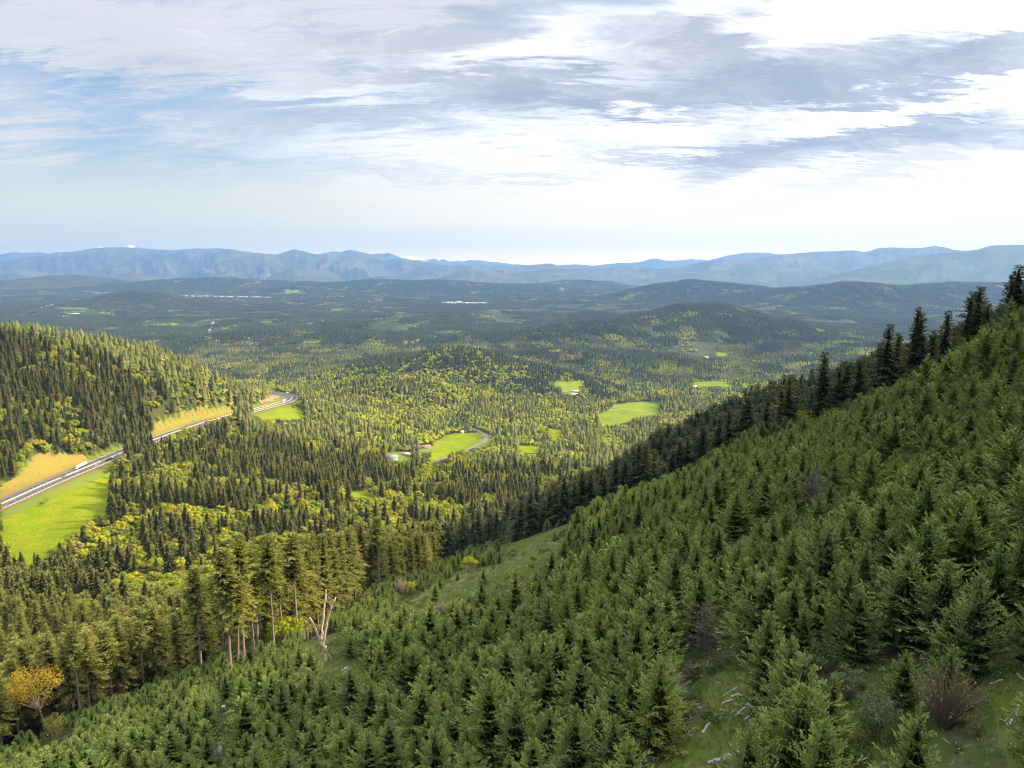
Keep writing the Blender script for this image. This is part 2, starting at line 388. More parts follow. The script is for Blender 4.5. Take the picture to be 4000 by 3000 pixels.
# ------------------------------------------------------------------ materials
def mat(name):
    m = bpy.data.materials.new(name); m.use_nodes = True
    for n in list(m.node_tree.nodes): m.node_tree.nodes.remove(n)
    return m, NB(m.node_tree)
def done(m, g, sh): o = g.n('ShaderNodeOutputMaterial'); g.link(sh, o.inputs[0]); return m
def c4(c): return (c[0], c[1], c[2], 1.0)
def foliage(name, cols, tipcol=None, trans=.28, nscale=.35, objscale=.0):
    """leaf material: colour varies from tree to tree and from clump to clump"""
    m, g = mat(name)
    oi = g.n('ShaderNodeObjectInfo'); rp = g.n('ShaderNodeValToRGB'); rp.color_ramp.interpolation = 'LINEAR'
    el_ = rp.color_ramp.elements
    while len(el_) < len(cols): el_.new(.5)
    for i, c_ in enumerate(cols): el_[i].position = i/(len(cols)-1); el_[i].color = c4(c_)
    g.link(oi.outputs['Random'], rp.inputs[0])
    geo = g.n('ShaderNodeNewGeometry')
    tcn = g.n('ShaderNodeTexCoord')
    no = g.noise(tcn.outputs['Object'], nscale, 3, .6)
    hs = g.n('ShaderNodeHueSaturation'); g.link(rp.outputs[0], hs.inputs['Color'])
    g.val(hs.inputs['Value'], g.m('ADD', .55, g.m('MULTIPLY', no, .9)))
    g.val(hs.inputs['Hue'], g.m('ADD', .485, g.m('MULTIPLY', geo.outputs['Random Per Island'], .03)))
    colo = hs.outputs[0]
    if tipcol:
        at = g.n('ShaderNodeAttribute', attribute_name='tip'); colo = g.mix(g.m('MULTIPLY', at.outputs['Fac'], .8), colo, c4(tipcol))
    df = g.n('ShaderNodeBsdfDiffuse'); g.link(colo, df.inputs[0])
    tr = g.n('ShaderNodeBsdfTranslucent'); tcx = g.mix(.35, colo, (.10, .12, .01, 1)); g.link(tcx, tr.inputs[0])
    mx = g.n('ShaderNodeMixShader'); mx.inputs[0].default_value = trans
    g.link(df.outputs[0], mx.inputs[1]); g.link(tr.outputs[0], mx.inputs[2])
    return done(m, g, mx.outputs[0])
def plain(name, col, col2=None, scale=1.0, rough=.8, detail=4, coord='Object', metal=0.0, stretch=None, bump=0.0, island=0.0):
    m, g = mat(name); tcn = g.n('ShaderNodeTexCoord'); v = tcn.outputs[coord]
    if stretch:
        mp = g.n('ShaderNodeMapping'); g.link(v, mp.inputs[0]); mp.inputs['Scale'].default_value = stretch; v = mp.outputs[0]
    no = g.noise(v, scale, detail, .6)
    colo = g.mix(g.smooth(no, .3, .7), c4(col), c4(col2 or tuple(x*.7 for x in col)))
    p = g.n('ShaderNodeBsdfPrincipled'); g.link(colo, p.inputs['Base Color']); p.inputs['Roughness'].default_value = rough; p.inputs['Metallic'].default_value = metal
    p.inputs['Specular IOR Level'].default_value = .3
    if bump:
        bn = g.n('ShaderNodeBump'); bn.inputs['Strength'].default_value = bump; g.link(no, bn.inputs['Height']); g.link(bn.outputs[0], p.inputs['Normal'])
    return done(m, g, p.outputs[0])
M_FIR = foliage('young_fir_needles', [(.068,.118,.036),(.094,.150,.038),(.078,.120,.052),(.140,.165,.040),(.058,.095,.038),(.120,.138,.054)], (.30,.37,.10), .22, .8)
M_CON = foliage('conifer_needles', [(.105,.130,.040),(.160,.175,.046),(.120,.140,.060),(.240,.215,.070),(.095,.115,.042),(.19,.205,.05)], (.30,.31,.065), .28, .25)
M_DFIR = foliage('dense_dark_needles', [(.040,.056,.034),(.055,.070,.040),(.047,.060,.044),(.075,.082,.042)], (.13,.14,.06), .15, .25)  # dark ridge firs; in far woods the colour also stands for cloud shade
M_OAK_SHADE = foliage('oak_leaves_cloud_shade', [(.07,.09,.035),(.12,.125,.05),(.10,.11,.04),(.17,.16,.055)], None, .3, .18)  # far broadleaf green, muted in colour to stand for cloud shade
M_OAK = foliage('broadleaf_leaves', [(.15,.20,.03),(.26,.32,.03),(.34,.36,.03),(.26,.22,.09),(.20,.26,.03),(.42,.38,.02)], None, .32, .18)
M_GOLD = foliage('golden_leaves', [(.36,.26,.035),(.42,.32,.04),(.30,.27,.04)], None, .4, .5)
M_SHRUB = foliage('grey_green_leaves', [(.13,.17,.08),(.16,.19,.09)], None, .3, .5)
M_BARK = plain('bark', (.115,.082,.060), (.17,.135,.105), 3, .9, stretch=(3,3,.5))
M_BARKP = plain('pale_bark', (.24,.20,.16), (.15,.12,.10), 3, .9, stretch=(3,3,.5))
M_DEAD = plain('grey_dead_wood', (.19,.165,.16), (.11,.09,.09), 2, .9)
M_SNAG = plain('bleached_wood', (.52,.40,.31), (.27,.20,.17), 1.2, .85, stretch=(4,4,.35), bump=.3)
M_LOG = plain('silvered_log', (.46,.43,.43), (.26,.23,.23), 2.5, .85, bump=.3)
M_STEM = plain('tan_stems', (.20,.16,.12), (.13,.10,.08), 2, .9)

# ground: grass, needle litter and far forest floor
def ground_mat():
    m, g = mat('ground_cover'); tcn = g.n('ShaderNodeTexCoord'); v = tcn.outputs['Object']
    sx = g.n('ShaderNodeSeparateXYZ'); g.link(v, sx.inputs[0])
    ln = g.n('ShaderNodeVectorMath', operation='LENGTH'); g.link(v, ln.inputs[0]); r_ = ln.outputs['Value']
    n1 = g.noise(v, .25, 6, .65); n2 = g.noise(v, 1.6, 5, .6); n3 = g.noise(v, .02, 5, .6); n4 = g.noise(v, .0035, 5, .6)
    near = g.mix(g.smooth(n1, .40, .62), (.045,.075,.018,1), (.075,.075,.038,1))
    near = g.mix(g.smooth(n2, .55, .72), near, (.15,.135,.085,1))
    wood = g.mix(g.smooth(n3, .4, .6), (.032,.045,.016,1), (.058,.070,.024,1))
    far = g.mix(g.smooth(n4, .40, .62), (.030,.042,.024,1), (.060,.066,.036,1))  # far ground colour darkened for cloud shade over the valley
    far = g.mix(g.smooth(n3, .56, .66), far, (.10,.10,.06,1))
    c_ = g.mix(g.smooth(r_, 480, 560), near, wood)
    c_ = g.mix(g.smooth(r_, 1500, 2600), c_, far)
    ob = g.n('ShaderNodeAttribute', attribute_name='open'); gr = g.mix(n1, (.11,.16,.020,1), (.16,.18,.040,1))
    c_ = g.mix(ob.outputs['Fac'], c_, gr)
    df = g.n('ShaderNodeBsdfDiffuse'); g.link(c_, df.inputs[0])
    return done(m, g, df.outputs[0])
M_GROUND = ground_mat()

# ------------------------------------------------------------------ ground object
idx = np.arange(NR*NA).reshape(NR, NA)
a0 = idx[:-1, :]; a1 = np.roll(idx, -1, 1)[:-1, :]; b0 = idx[1:, :]; b1 = np.roll(idx, -1, 1)[1:, :]
Fg = np.stack([a0, a1, b1, b0], -1).reshape(-1, 4)[:, ::-1]
Vg = np.stack([GX, GY, GZ], -1).reshape(-1, 3)
cap = np.stack([np.full(NA-2, 0), np.arange(2, NA), np.arange(1, NA-1)], 1)

# image-space outlines of things trees must leave in view; turned into real clearings on the ground
KEEP = {
 'left_field': [(0,2010),(90,1975),(230,1925),(400,1850),(440,1850),(415,1905),(430,1960),(400,2000),(330,2040),(230,2110),(150,2160),(60,2120),(0,2110)],
 'road_a': [(0,1925),(150,1868),(290,1800),(400,1770),(480,1738),(480,1760),(430,1830),(330,1890),(150,1960),(0,2030)],
 'bank_a': [(0,1895),(60,1880),(75,1830),(110,1800),(160,1775),(240,1780),(330,1780),(365,1800),(300,1840),(150,1900),(0,1940)],
 'bank_b': [(585,1700),(620,1655),(700,1620),(790,1595),(880,1585),(925,1610),(860,1630),(760,1650),(650,1690),(600,1715)],
 'road_b': [(985,1618),(985,1585),(1060,1560),(1090,1545),(1040,1530),(1060,1522),(1120,1535),(1165,1555),(1165,1580),(1120,1600),(1000,1628)],
 'field_b': [(1000,1625),(1100,1590),(1180,1590),(1190,1625),(1150,1640),(1080,1625),(1030,1640)],
 'field_c': [(1700,1725),(1740,1700),(1800,1690),(1880,1690),(1930,1700),(1920,1740),(1870,1750),(1800,1755),(1740,1770),(1700,1790),(1680,1760)],
 'field_c2': [(1675,1780),(1740,1755),(1750,1790),(1690,1805)],
 'field_d': [(2335,1620),(2380,1600),(2400,1580),(2520,1567),(2575,1575),(2575,1612),(2480,1622),(2440,1650),(2350,1655)],
 'field_e': [(2150,1493),(2285,1490),(2280,1508),(2190,1512)],
 'field_e2': [(2190,1512),(2260,1512),(2260,1530),(2200,1532)],
 'field_f': [(2705,1492),(2860,1483),(2860,1505),(2710,1508)],
 'field_g': [(2800,1380),(2860,1378),(2850,1392),(2800,1390)],
 'field_h': [(1320,1925),(1460,1915),(1460,1935),(1380,1940)],
 'field_i': [(2140,1675),(2200,1680),(2180,1715),(2150,1720)],
 'field_j': [(2015,1740),(2110,1745),(2100,1770),(2030,1765)],
 'houses_a': [(1505,1765),(1610,1765),(1600,1800),(1515,1800)],
 'houses_b': [(1630,1740),(1695,1740),(1700,1765),(1640,1770)],
}
def in_poly(u, v, poly):
    u = np.asarray(u, float); v = np.asarray(v, float); c_ = np.zeros(u.shape, bool); n = len(poly)
    for i in range(n):
        x1, y1 = poly[i]; x2, y2 = poly[(i+1) % n]
        if y1 == y2: continue
        c_ ^= ((y1 > v) != (y2 > v)) & (u < (x2-x1)*(v-y1)/(y2-y1)+x1)
    return c_
def keep_hit(u, v):
    k = np.zeros(np.shape(u), bool)
    for p in KEEP.values(): k |= in_poly(u, v, p)
    return k
GU, GVv, GD = proj(GX, GY, GZ)
opn = np.zeros(GX.shape)
opn[(GD > 400)] = (keep_hit(GU, GVv) & (GD < 5000))[(GD > 400)]
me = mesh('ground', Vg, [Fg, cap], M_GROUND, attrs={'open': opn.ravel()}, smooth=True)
add('ground', me, kind='structure')

# ------------------------------------------------------------------ fields (grass sheets draped on the ground)
def field_mat(name, c1_, c2_, c3_, s=.05):
    m, g = mat(name); tcn = g.n('ShaderNodeTexCoord'); v = tcn.outputs['Object']
    n1 = g.noise(v, s, 6, .62); n2 = g.noise(v, s*9, 5, .7)
    c_ = g.mix(g.smooth(n1, .35, .65), c4(c1_), c4(c2_)); c_ = g.mix(g.smooth(n2, .46, .66), c_, c4(c3_)); n5 = g.noise(v, s*26, 4, .7); c_ = g.mix(g.m('MULTIPLY', g.smooth(n5, .5, .7), .45), c_, c4(tuple(q*.55 for q in c3_)))
    df = g.n('ShaderNodeBsdfDiffuse'); g.link(c_, df.inputs[0]); return done(m, g, df.outputs[0])
M_GRASS = field_mat('bright_grass', (.135,.195,.006), (.20,.215,.010), (.095,.135,.012))
M_GRASSF = field_mat('meadow_grass', (.13,.19,.018), (.18,.20,.025), (.10,.15,.02), .02)
M_DRY = field_mat('dry_bank_grass', (.24,.175,.045), (.19,.18,.032), (.17,.12,.04))
M_CUT = plain('bare_rock_cut', (.30,.21,.13), (.18,.13,.09), .25, .95)
def drape(name, poly, m, step=4.0, lift=.22, edge=6.0, **props):
    pts = [hit(u, v) for u, v in poly]; pw = [(p[0], p[1]) for p in pts]
    xs = [p[0] for p in pw]; ys = [p[1] for p in pw]
    nx = int((max(xs)-min(xs))/step)+3; ny = int((max(ys)-min(ys))/step)+3
    gx, gy = np.meshgrid(min(xs)-step+np.arange(nx)*step, min(ys)-step+np.arange(ny)*step, indexing='ij')
    wx = gx+(fbm(gx/30, gy/30, 3, seed=4)-.5)*edge*2.5; wy = gy+(fbm(gx/30, gy/30, 3, seed=5)-.5)*edge*2.5
    ins = in_poly(wx, wy, pw)
    cell = ins[:-1, :-1] & ins[1:, :-1] & ins[1:, 1:] & ins[:-1, 1:]
    ii = np.arange(nx*ny).reshape(nx, ny)
    F = np.stack([ii[:-1, :-1], ii[1:, :-1], ii[1:, 1:], ii[:-1, 1:]], -1)[cell]
    if not len(F): print('EMPTY', name, pw[:3]); return None
    used, inv = np.unique(F, return_inverse=True)
    V = np.stack([gx.ravel(), gy.ravel(), ground_z(gx, gy).ravel()+lift], 1)[used]
    return add(name, mesh(name, V, inv.reshape(F.shape), m, smooth=True), kind='structure', **props)
drape('field', [(-60,2062),(0,2034),(150,1966),(300,1897),(420,1848),(470,1835),(460,1960),(440,2010),(340,2080),(250,2150),(160,2210),(-60,2220)], M_GRASS, 3)
drape('field', [(1010,1632),(1100,1600),(1170,1586),(1200,1600),(1200,1630),(1150,1645),(1060,1650)], M_GRASS, 4)
drape('field', [(1690,1735),(1740,1705),(1800,1692),(1875,1692),(1890,1720),(1870,1745),(1800,1760),(1740,1790),(1680,1810),(1670,1780)], M_GRASS, 4)
drape('field', [(2330,1650),(2345,1618),(2395,1580),(2520,1566),(2590,1572),(2600,1612),(2500,1640),(2420,1668),(2350,1670)], M_GRASSF, 5)
drape('field', [(2150,1492),(2290,1489),(2290,1512),(2170,1516)], M_GRASSF, 6)
drape('field', [(2185,1512),(2270,1512),(2260,1540),(2195,1540)], M_GRASSF, 6)
drape('field', [(2700,1491),(2870,1482),(2870,1512),(2705,1515)], M_GRASSF, 6)
drape('field', [(2795,1378),(2865,1376),(2860,1394),(2800,1394)], M_GRASSF, 6)
drape('field', [(1310,1925),(1470,1912),(1470,1945),(1330,1950)], M_GRASS, 3)
drape('field', [(2015,1738),(2115,1742),(2110,1775),(2020,1775)], M_GRASS, 4)
drape('field', [(2140,1675),(2205,1680),(2190,1720),(2145,1725)], M_GRASS, 4)
drape('bank', [(-80,1920),(0,1890),(60,1875),(75,1825),(110,1795),(170,1770),(250,1775),(330,1775),(375,1795),(330,1815),(200,1880),(60,1935),(-80,1990)], M_DRY, 3)
drape('bank', [(575,1715),(600,1670),(650,1640),(720,1605),(800,1585),(890,1580),(940,1600),(880,1632),(780,1655),(660,1695)], M_DRY, 3)
drape('bank', [(1010,1500),(1040,1490),(1075,1520),(1095,1545),(1080,1562),(1040,1575),(1010,1580),(1000,1540)], M_CUT, 3)
drape('field', [(200,1203),(360,1202),(355,1212),(220,1210)], M_GRASSF, 25, edge=20)
drape('field', [(560,1270),(700,1262),(700,1272),(560,1280)], M_GRASSF, 20, edge=20)
drape('field', [(2115,1495),(2150,1494),(2150,1502),(2120,1503)], M_GRASSF, 6)
drape('field', [(1105,1132),(1165,1130),(1190,1148),(1110,1150)], M_GRASSF, 30, edge=20)
drape('field', [(3110,1268),(3165,1267),(3160,1278),(3115,1278)], M_GRASSF, 20, edge=12)

# ------------------------------------------------------------------ roads
M_ASPH = plain('asphalt', (.075,.077,.088), (.055,.056,.066), .4, .85, stretch=(1,1,1))
M_ASPH2 = plain('pale_asphalt', (.17,.16,.16), (.13,.125,.125), .4, .85)
M_GRAV = plain('red_gravel', (.20,.11,.075), (.14,.085,.06), .8, .95)
M_CONC = plain('cream_concrete', (.46,.38,.26), (.38,.32,.22), .8, .8)
M_PAINT = plain('white_paint', (.8,.8,.78), (.7,.7,.68), 2, .6)
M_STEEL = plain('guardrail_steel', (.55,.55,.55), (.45,.45,.46), 2, .5, metal=.3)
def ribbon(C, offs, zoff, s0=0.0, s1=1e9, h=None, sides=False):
    """strip along a centre line between lateral offsets offs=(l,r)"""
    C = np.asarray(C); T = np.gradient(C[:, :2], axis=0); T /= np.linalg.norm(T, axis=1)[:, None]
    N = np.stack([T[:, 1], -T[:, 0]], 1)         # to the right of travel
    L = C.copy(); L[:, :2] += N*offs[0]; L[:, 2] += zoff
    Rr = C.copy(); Rr[:, :2] += N*offs[1]; Rr[:, 2] += zoff
    n = len(C); mb = MB()
    if h is None:
        V = np.concatenate([L, Rr]); F = [(i, n+i, n+i+1, i+1) for i in range(n-1)]; mb.put(V, F)
    else:
        V = []
        for o_, z_ in ((offs[0], 0), (offs[1], 0), (offs[1]*.7+offs[0]*.3, h), (offs[0]*.7+offs[1]*.3, h)):
            q = C.copy(); q[:, :2] += N*o_; q[:, 2] += zoff+z_; V.append(q)
        V = np.concatenate(V); F = []
        for i in range(n-1):
            for k in range(4): F.append((k*n+i, ((k+1) % 4)*n+i, ((k+1) % 4)*n+i+1, k*n+i+1))
        mb.put(V, F)
    return mb
def resample(C, step):
    s = np.concatenate([[0], np.cumsum(np.linalg.norm(np.diff(C, axis=0), axis=1))]); t = np.arange(0, s[-1], step)
    return np.stack([np.interp(t, s, C[:, i]) for i in range(3)], 1)
RCs = resample(RC, 3.0)
add('verge', ribbon(RCs, (-14.5, 17.0), .12).mesh('verge', M_GRAV), kind='structure')
add('highway', ribbon(RCs, (-12.0, 12.0), .30).mesh('highway', M_ASPH), kind='structure')
lm = MB()
for off in (-10.2, -1.9, 1.9, 10.2):
    q = ribbon(RCs, (off-.12, off+.12), .335); lm.put(*[a for a in (q.V[0], q.F4[0])])
for off in (-6.1, 6.1):
    for i in range(0, len(RCs)-2, 4):
        q = ribbon(RCs[i:i+2], (off-.11, off+.11), .335); lm.put(q.V[0], q.F4[0])
add('road_markings', lm.mesh('road_markings', M_PAINT), kind='structure')
add('median_barrier', ribbon(RCs, (-.6, .6), .30, h=1.05).mesh('median_barrier', M_CONC), label='cream concrete barrier running down the middle of the highway', category='barrier')
def rail(name, off, C, label, cm=M_STEEL, posts=True):
    o = add(name, None, label=label, category='guardrail')
    T = np.gradient(C[:, :2], axis=0); T /= np.linalg.norm(T, axis=1)[:, None]; N = np.stack([T[:, 1], -T[:, 0]], 1)
    q = C.copy(); q[:, :2] += N*off; mid = q[len(q)//2].copy(); o.location = mid
    mb = MB(); pts = q-mid; pts[:, 2] += 1.0; n = len(pts)
    V = np.concatenate([pts+[0, 0, .0], pts+[0, 0, -.34]]); mb.put(V, [(i, i+1, n+i+1, n+i) for i in range(n-1)])
    V2 = V.copy(); V2[:, :2] += np.tile(N*.06, (2, 1)); mb.put(V2, [(i, n+i, n+i+1, i+1) for i in range(n-1)])
    add('rail', mb.mesh('rail', cm), o)
    pb = MB()
    for i in range(0, n, 2):
        p = pts[i]; pb.box(p[0]-.14, p[0]+.14, p[1]-.14, p[1]+.14, p[2]-1.15, p[2]+.18)
    add('posts', pb.mesh('posts', M_PAINT), o, kind='stuff')
    return o
k2 = int(np.argmin(np.hypot(RCs[:, 0]-P(*RD[6])[0], RCs[:, 1]-P(*RD[6])[1])))
rail('guardrail', 12.6, RCs[:k2], 'guardrail with white posts along the lower edge of the highway above the green field')
rail('guardrail', -12.6, RCs[k2-60:k2+30], 'guardrail on the upper edge of the highway below the dry bank')
k3 = int(np.argmin(np.hypot(RCs[:, 0]-P(*RD[9])[0], RCs[:, 1]-P(*RD[9])[1])))
add('barrier', ribbon(RCs[k3-30:], (11.7, 12.3), .30, h=.95).mesh('barrier', M_CONC), label='pale concrete barrier along the outer edge of the far highway curve', category='barrier')
add('barrier', ribbon(RCs[k3-40:k3+60], (-12.3, -11.7), .30, h=.95).mesh('barrier', M_CONC), label='pale concrete barrier on the inner edge of the highway curve below the rock cut', category='barrier')
add('road', ribbon(resample(RC2, 3), (-4.2, 4.2), .1).mesh('road', M_ASPH2), kind='structure')
def track(pix, w, m, name='road', step=12, lift=.6):
    pts = resample(catmull([hit(u, v) for u, v in pix], 8), step); pts[:, 2] = ground_z(pts[:, 0], pts[:, 1])
    add(name, ribbon(pts, (-w/2, w/2), lift).mesh(name, m), kind='structure')
M_TRACK = plain('pale_track', (.36,.33,.28), (.28,.26,.22), .05, .9)
track([(60,1240),(110,1222),(150,1205),(185,1196),(215,1188)], 34, M_TRACK, 'road', 20, 3)
track([(800,1330),(820,1300),(828,1275),(835,1258)], 16, M_TRACK, 'road', 20, 3)
track([(800,1255),(850,1250),(930,1245)], 22, M_TRACK, 'road', 20, 3)
track([(565,1190),(585,1184),(592,1175),(600,1166)], 20, M_TRACK, 'path', 20, 3)
track([(1695,1722),(1730,1735),(1760,1745),(1800,1752)], 4, M_ASPH2, 'path', 6, .3)
track([(1880,1582),(1930,1575),(1990,1562)], 5, M_TRACK, 'path', 6, .5)
track([(2330,1605),(2430,1598),(2500,1606),(2560,1612)], 2.5, M_TRACK, 'path', 6, .4)

# ------------------------------------------------------------------ mountains
def M_mtn(name, c1_, c2_, c3_, s, snow=None):
    m, g = mat(name); tcn = g.n('ShaderNodeTexCoord'); v = tcn.outputs['Object']
    n1 = g.noise(v, s, 6, .6); n2 = g.noise(v, s*4, 6, .65)
    c_ = g.mix(g.smooth(n1, .38, .62), c4(c1_), c4(c2_)); c_ = g.mix(g.smooth(n2, .58, .72), c_, c4(c3_))
    if snow:
        sx = g.n('ShaderNodeSeparateXYZ'); g.link(v, sx.inputs[0])
        hz = g.m('ADD', sx.outputs[2], g.m('MULTIPLY', g.m('SUBTRACT', n2, .5), snow[1]))
        c_ = g.mix(g.smooth(hz, snow[0], snow[0]+60), c_, (.85,.85,.88,1))
    df = g.n('ShaderNodeBsdfDiffuse'); g.link(c_, df.inputs[0])
    return done(m, g, df.outputs[0])
def mrange(name, sky_pts, d, wf, wb, m, seed, spur=.5, freq=1.0, kind='structure', foot=-420):
    """a mountain range whose crest stands where the photo's skyline is, d metres out, wf metres of slope in front"""
    sky_pts = sorted(sky_pts)
    us = np.array([p[0] for p in sky_pts], float); vs_ = np.array([p[1] for p in sky_pts], float)
    U = np.arange(us[0], us[-1]+1, 5.0); Vv = np.interp(U, us, vs_)
    k = np.hanning(7); k /= k.sum(); Vv = np.convolve(np.pad(Vv, 3, 'edge'), k, 'valid')
    Vv = Vv+(fbm(U/22, U*0+seed, 4)-.5)*4
    dx = (U-2000)/FPX; dz = (1500-Vv)/FPX
    Hc = d*(-sp+dz*cp); Yc = d*(cp+dz*sp); Xc = d*dx
    ns = 46; rows = []
    for j in range(ns):
        t = j/(ns-1)*1.6
        if t <= 1.0: off = -wf*(1-t); s = t
        else: off = wb*(t-1)/.6; s = 1-(t-1)/.6
        sc_ = 1+off/d; Xr, Yr = Xc*sc_, Yc*sc_
        lat = (np.arctan2(Xr, Yr)*d/1000*freq)+(fbm(Xr/2600, Yr/2600, 3, seed=seed)-.5)*1.6
        rg = ridged(lat/1.15+off/wf*.7*(seed % 2*2-1), off/wf*1.3+seed*3.3+lat*.05, 4)
        rg2 = ridged(lat/.42+off/wf*.7, off/wf*3.6+seed*5.1, 4)
        base = s**1.15
        e = 4*s*(1-s)
        z = foot+(Hc-foot)*np.clip(base-spur*1.25*(1-rg)*e*(1.1-.2*s)-spur*.34*(1-rg2)*e, 0 if s > .02 else 0, 1)
        if j in (0, ns-1): z = z*0+foot-60
        rows.append(np.stack([Xr, Yr, z+H0], 1))
    V = np.concatenate(rows); n = len(U); I = np.arange(ns*n).reshape(ns, n)
    F = np.stack([I[:-1, :-1], I[:-1, 1:], I[1:, 1:], I[1:, :-1]], -1).reshape(-1, 4)
    add(name, mesh(name, V, F, m, smooth=True), kind=kind)
MT = M_mtn('mountain_forest', (.045,.058,.036), (.105,.095,.060), (.27,.19,.125), .0009)
MT2 = M_mtn('ridge_forest', (.050,.065,.036), (.090,.092,.050), (.20,.16,.10), .0015)
MTS = M_mtn('snowy_mountain', (.045,.060,.050), (.07,.08,.07), (.12,.12,.11), .0006, (H0+975, 300))
MTS2 = M_mtn('far_snow_peaks', (.06,.08,.07), (.10,.11,.10), (.3,.3,.3), .0005, (H0+430, 750))
E = lambda v: v
mrange('mountain', [(-600,1010),(-200,998),(0,993),(45,984),(81,987),(158,984),(199,990),(240,981),(400,1000),(700,1010)], 36000, 7000, 2000, M_mtn('far_left_peaks',(.06,.08,.07),(.10,.11,.10),(.3,.3,.3),.0005,(H0+830,200)), 1, .3)
mrange('mountain', [(150,1010),(353,970),(389,961),(416,963),(450,965),(479,962),(506,956),(525,961),(542,968),(633,975),(700,975),(768,968),(830,974),(980,990),(1150,1010),(1280,986),(1312,980),(1335,984),(1364,973),(1398,980),(1452,993),(1484,988),(1497,990),(1520,986),(1565,1006),(1640,1030)], 33000, 6000, 3000, MTS, 2, .35)
mrange('mountain', [(1450,1030),(1565,1000),(1588,999),(1633,1005),(1665,1013),(1695,1008),(1723,1006),(1769,1015),(1805,1008),(1859,1015),(1875,1012),(1904,1023),(1949,1024),(1995,1031),(2080,1036),(2160,1040)], 37500, 6000, 1500, MTS2, 3, .3, 1.2)
mrange('mountain', [(2080,1042),(2181,1036),(2249,1032),(2325,1038),(2384,1029),(2452,1026),(2497,1024),(2552,1009),(2575,1012),(2601,1018),(2640,1022),(2720,1024),(2800,1030),(2900,1040)], 32000, 6000, 3000, M_mtn('far_hill',(.05,.065,.05),(.07,.08,.06),(.12,.11,.09),.0008), 4, .35)
mrange('mountain', [(2500,1040),(2601,1018),(2656,1016),(2719,1008),(2764,1017),(2800,1022),(2900,1040)], 37000, 6000, 1500, M_mtn('far_right_snow',(.06,.08,.07),(.10,.11,.10),(.3,.3,.3),.0006,(H0+470,550)), 5, .3)
mrange('mountain', [(2700,1030),(2780,1012),(2859,995),(2927,985),(3000,987),(3100,1000),(3300,1020)], 31000, 6000, 3000, M_mtn('far_right_hill',(.05,.065,.05),(.07,.08,.06),(.12,.11,.09),.0008), 6, .35)
mrange('mountain', [(-900,1000),(-300,1040),(36,1022),(77,1008),(181,993),(260,985),(339,975),(407,968),(475,969),(542,979),(633,986),(655,990),(723,977),(780,971),(836,968),(904,972),(949,981),(1000,986),(1081,993),(1113,981),(1149,971),(1181,980),(1235,993),(1280,988),(1335,997),(1398,984),(1443,996),(1506,1011),(1579,1008),(1656,1022),(1705,1031),(1769,1036),(1859,1033),(1995,1039),(2090,1033),(2149,1029),(2203,1040),(2280,1047),(2360,1056),(2500,1075)], 26000, 8500, 3500, MT, 7, .9, 1.0)
mrange('mountain', [(740,1068),(800,1042),(870,1018),(950,1000),(1000,990),(1040,993),(1090,1010),(1160,1030),(1250,1050),(1330,1068)], 23500, 4800, 3000, MT, 8, .85)
mrange('mountain', [(1900,1075),(2000,1065),(2060,1056),(2113,1051),(2180,1050),(2253,1049),(2320,1050),(2371,1047),(2400,1040),(2434,1035),(2460,1041),(2488,1049),(2538,1045),(2574,1051),(2620,1044),(2669,1040),(2769,1018),(2845,1008),(2927,1010),(3000,997),(3068,993),(3181,981),(3334,976),(3384,982),(3438,967),(3479,966),(3520,966),(3588,967),(3646,959),(3678,962),(3732,976),(3805,977),(3850,970),(3900,966),(4300,960),(5000,990)], 22000, 6500, 3500, MT, 9, .8)
mrange('mountain', [(2900,1130),(3050,1112),(3200,1085),(3330,1055),(3460,1025),(3560,1000),(3640,990),(3740,984),(3805,977),(3872,957),(3930,955),(4000,954),(4300,950),(5000,960)], 15500, 4800, 3000, MT2, 10, .5)
mrange('mountain', [(2350,1120),(2500,1090),(2700,1062),(2850,1052),(3000,1040),(3100,1044),(3300,1060),(3500,1090)], 19000, 4000, 2200, MT2, 11, .5)
mrange('mountain', [(-700,1040),(-200,1030),(0,1022),(40,1024),(90,1036),(150,1058),(240,1085)], 22000, 4000, 2500, MT, 12, .5)
mrange('mountain', [(1640,1108),(1700,1092),(1770,1066),(1840,1049),(1860,1052),(1885,1050),(1930,1062),(1990,1070),(2080,1068),(2200,1075),(2300,1090)], 19000, 2600, 2000, MT2, 13, .5)
mrange('mountain', [(1040,1085),(1090,1062),(1150,1047),(1200,1060),(1270,1078),(1330,1086)], 19500, 2200, 1800, MT2, 14, .4)
mrange('mountain', [(1470,1100),(1560,1072),(1640,1044),(1700,1040),(1740,1050),(1800,1075),(1850,1095)], 22500, 3000, 2000, MT, 15, .5)
mrange('mountain', [(380,1088),(460,1074),(520,1060),(600,1076),(700,1090),(760,1080),(820,1064),(900,1080),(1000,1092),(1400,1094),(1500,1078),(1560,1092)], 18500, 1800, 1500, MT2, 16, .4)

